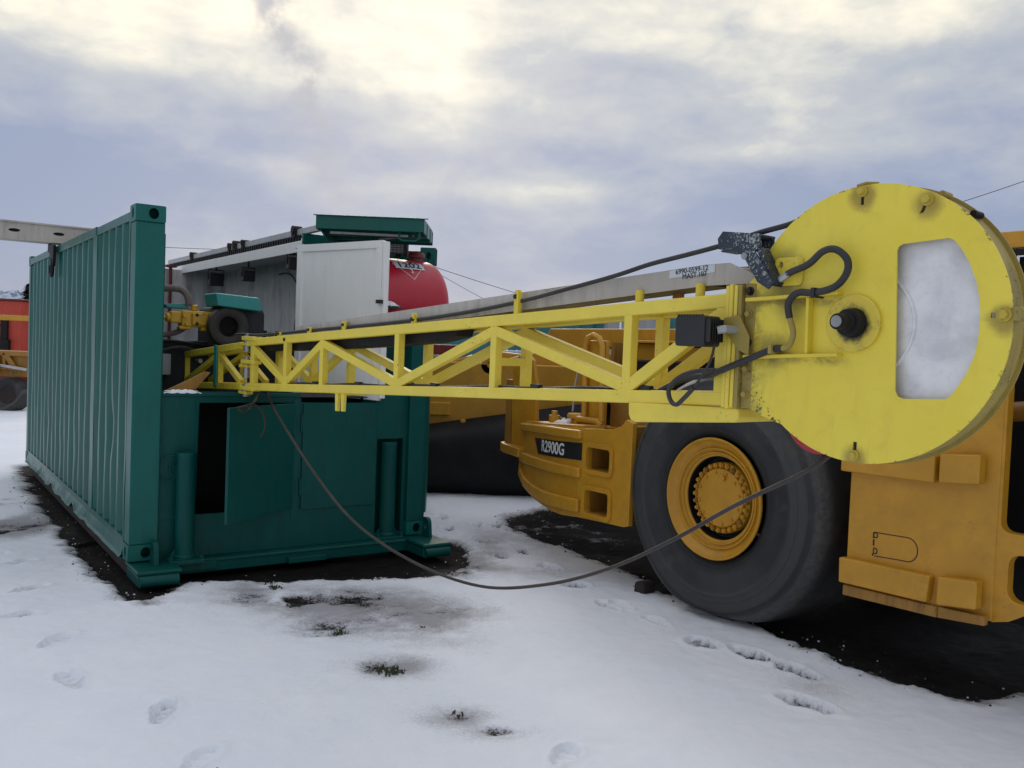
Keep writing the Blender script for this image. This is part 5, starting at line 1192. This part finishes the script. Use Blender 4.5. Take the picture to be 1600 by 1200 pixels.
B().lathe([(.20, .05), (.30, .0), (.36, .0), (.38, .10), (.38, .38), (.3, .45), (.2, .4)], (-12.35, 19.7, .36), 'y', 40, closed=True).put('tyre', RUB, lm, smooth=True)

def spruce(x, y, h, r_, label, seed):
    s_ = T('spruce_tree', label, 'tree', FW, (x, y, 0), 'dark spruces behind the red container'); rs = random.Random(seed)
    B().cyl((x, y, -.1), (x, y, h), .14, 8, .02).put('trunk', RUST, s_)
    b_ = B(); k = 0
    while k < 900:
        f = rs.random() ** .8; z = .4 + (h - .4) * f; rr = r_ * (1 - f) * (.55 + .45 * rs.random()) * (.8 + .35 * math.sin(z * 5 + seed)); a = rs.random() * 6.283
        c_ = Vector((x + rr * math.cos(a), y + rr * math.sin(a), z)); d_ = Vector((math.cos(a), math.sin(a), -.35)) * (.16 + .22 * (1 - f)); p_ = Vector((-math.sin(a), math.cos(a), rs.uniform(-.3, .3))) * .07
        vs = [b_.bm.verts.new(q) for q in (c_ - d_ * .4 - p_, c_ - d_ * .4 + p_, c_ + d_)]; b_.bm.faces.new(vs); k += 1
    b_.put('crown', SPRUCE, s_)
for i, (x, y, h_, lab) in enumerate(((-19.6, 32, 3.9, 'dark spruce standing leftmost behind the red container'), (-18.3, 31, 3.7, 'dark spruce over the middle of the red container lid'), (-17.2, 31.5, 3.45, 'small dark spruce at the right end of the red container'), (-16.3, 31, 3.3, 'low dark spruce beside the ribbed container edge'))):
    spruce(x, y, h_, 1.5, lab, 20 + i)

# power lines
def wire(a, b2, sag, r_, label):
    a, b2 = Vector(a), Vector(b2); pts = []
    for k in range(25):
        f = k / 24; p_ = a.lerp(b2, f); p_.z -= sag * 4 * f * (1 - f); pts.append(p_)
    tag(B().tube(pts, r_, 5).put('power_line', CABLE, None, fr=FW), label, 'wire', 'overhead power lines')
wire((14.0, 30.4, 7.08), (22, 30, 10.4), .15, .012, 'thin overhead wire rising to the right of the reel')
def pole(x, y, h, label):
    p_ = T('utility_pole', label, 'pole', FW, (x, y, 0), 'wooden poles carrying the overhead wires')
    B().cyl((x, y, -.2), (x, y, h), .13, 12, .09).put('shaft', RUST2, p_, smooth=True)
    q = B().box(x - .5, x + .5, y - .05, y + .05, h - .35, h - .25).put('cross_arm', RUST2, p_, bev=.01)
    for dx in (-.42, .42): sub(B().cyl((x + dx, y, h - .25), (x + dx, y, h - .12), .035, 10), 'insulator', WHITE, p_, q)
pole(14.0, 30.4, 7.2, 'dark wooden utility pole far behind the round yellow reel housing')
pole(-5.4, 30.1, 5.45, 'dark wooden utility pole far behind the white door and roof hatch')
pole(-4.0, 40.1, 5.5, 'most distant wooden utility pole hidden behind the red tank')
wire((-5.4, 30.1, 5.32), (3.5, 30.1, 2.9), .12, .010, 'thin wire dipping from the red tank towards the mast')
wire((-4.0, 40.1, 5.4), (1.5, 40.1, 2.8), .12, .010, 'faint lower wire right below the red tank')
wire((-24.0, 40, 6.2), (-8, 40, 6.0), .3, .012, 'faint overhead wire above the hills at the left')

# weeds poking through the thin snow
def weed(x, y, n, h, label, seed, dry=False):
    rs = random.Random(seed); b_ = B(); z0 = gz(x, y) - .01
    for k in range(n):
        a = rs.random() * 6.283; sp_ = rs.random() ** .7 * h * 1.1; px0, py0 = x + sp_ * math.cos(a), y + sp_ * math.sin(a) * 1.0
        l_ = h * rs.uniform(.4, 1); tx, ty_ = rs.uniform(-.6, .6) * l_, rs.uniform(-.6, .6) * l_; w_ = rs.uniform(.002, .006)
        zz = gz(px0, py0) - .006
        b_.bm.faces.new([b_.bm.verts.new(q) for q in ((px0 - w_, py0, zz), (px0 + w_, py0, zz), (px0 + tx * .5 + w_, py0 + ty_ * .5, zz + l_ * .65), (px0 + tx * .5 - w_, py0 + ty_ * .5, zz + l_ * .6))])
        if not dry:
            for m_ in range(3):
                f = rs.random(); c_ = Vector((px0 + tx * .5 * f, py0 + ty_ * .5 * f, zz + l_ * .62 * f)); d_ = Vector((rs.uniform(-1, 1), rs.uniform(-1, 1), rs.uniform(-.2, .8))).normalized() * rs.uniform(.008, .018); s_ = d_.cross(Vector((0, 0, 1))).normalized() * .005
                b_.bm.faces.new([b_.bm.verts.new(q) for q in (c_, c_ + d_ * .5 + s_, c_ + d_, c_ + d_ * .5 - s_)])
    tag(b_.put('weed', DRY if dry else WEED, None, fr=FW), label, 'weed', 'weeds poking through the snow')
for i, a_ in enumerate([(-1.651, 6.36, 46, .055, 'dark green weed tuft nearest the low teal wall', False), (-1.42, 5.99, 30, .05, 'green weed in the middle of the thawed patch', False), (-1.009, 5.446, 34, .06, 'green weed sprig at the lower edge of the thawed patch', False),
                        (-.60, 4.80, 80, .085, 'largest weed clump standing alone in the open snow', False), (-.50, 5.62, 12, .04, 'dry stalks right of the thawed patch', True), (-.20, 4.29, 26, .045, 'sparse weed right of the largest clump', True),
                        (-.03, 4.10, 22, .03, 'dark crumbs of weed nearest the bottom edge of the photo', True), (-1.15, 3.62, 6, .02, 'tiny twig in the empty snow at the bottom left', True)]):
    weed(a_[0], a_[1], int(a_[2] * .6), a_[3] * .8, a_[4], seed=40 + i, dry=a_[5])

# crumbs of snow and clods of earth along the thaw line
def crumbs(name, mat, n, seed, label, cat, lo, hi, s0, s1):
    rs = np.random.RandomState(seed); b_ = B(); k = 0; tries = 0
    DD = np.maximum(dA, dB)
    while k < n and tries < 400000:
        tries += 1; x, y = rs.uniform(-6, 3.6), rs.uniform(4.2, 11)
        i = int(np.clip(np.searchsorted(gx, x), 1, nx_ - 1)); j = int(np.clip(np.searchsorted(gy, y), 1, ny_ - 1))
        if not (lo < DD[j, i] < hi) or rs.rand() > math.exp(-abs(DD[j, i]) / .12): continue
        r_ = s0 + (s1 - s0) * rs.rand() ** 3; c_ = Vector((x, y, float(ZZ[j, i]) + r_ * .25)); k += 1
        vs = [b_.bm.verts.new(c_ + Vector((math.cos(a) * r_ * rs.uniform(.6, 1.2), math.sin(a) * r_ * rs.uniform(.6, 1.2), -r_ * .4))) for a in (0, 1.26, 2.5, 3.8, 5.0)]
        tp_ = [b_.bm.verts.new(c_ + Vector((math.cos(a) * r_ * rs.uniform(.3, .7), math.sin(a) * r_ * rs.uniform(.3, .7), r_ * rs.uniform(.3, .7)))) for a in (.5, 2.6, 4.6)]
        b_.bm.faces.new(tp_)
        for a_, q in ((0, 0), (1, 0), (2, 1), (3, 1), (4, 2)): b_.bm.faces.new((vs[a_], vs[(a_ + 1) % 5], tp_[q]))
        b_.bm.faces.new((vs[2], tp_[1], tp_[0])); b_.bm.faces.new((vs[4], tp_[2], tp_[1])); b_.bm.faces.new((vs[0], tp_[0], tp_[2]))
    tag(b_.put(name, mat, None, fr=FW), label, cat, kind='stuff')
crumbs('snow_crumbs', SNOWP, 350, 3, 'crumbs of snow scattered on the black earth along the thaw line', 'snow', .0, .30, .003, .011)
crumbs('earth_clods', RUST, 1100, 8, 'small clods and gravel lying along the edge of the snow', 'gravel', -.12, .5, .003, .012)
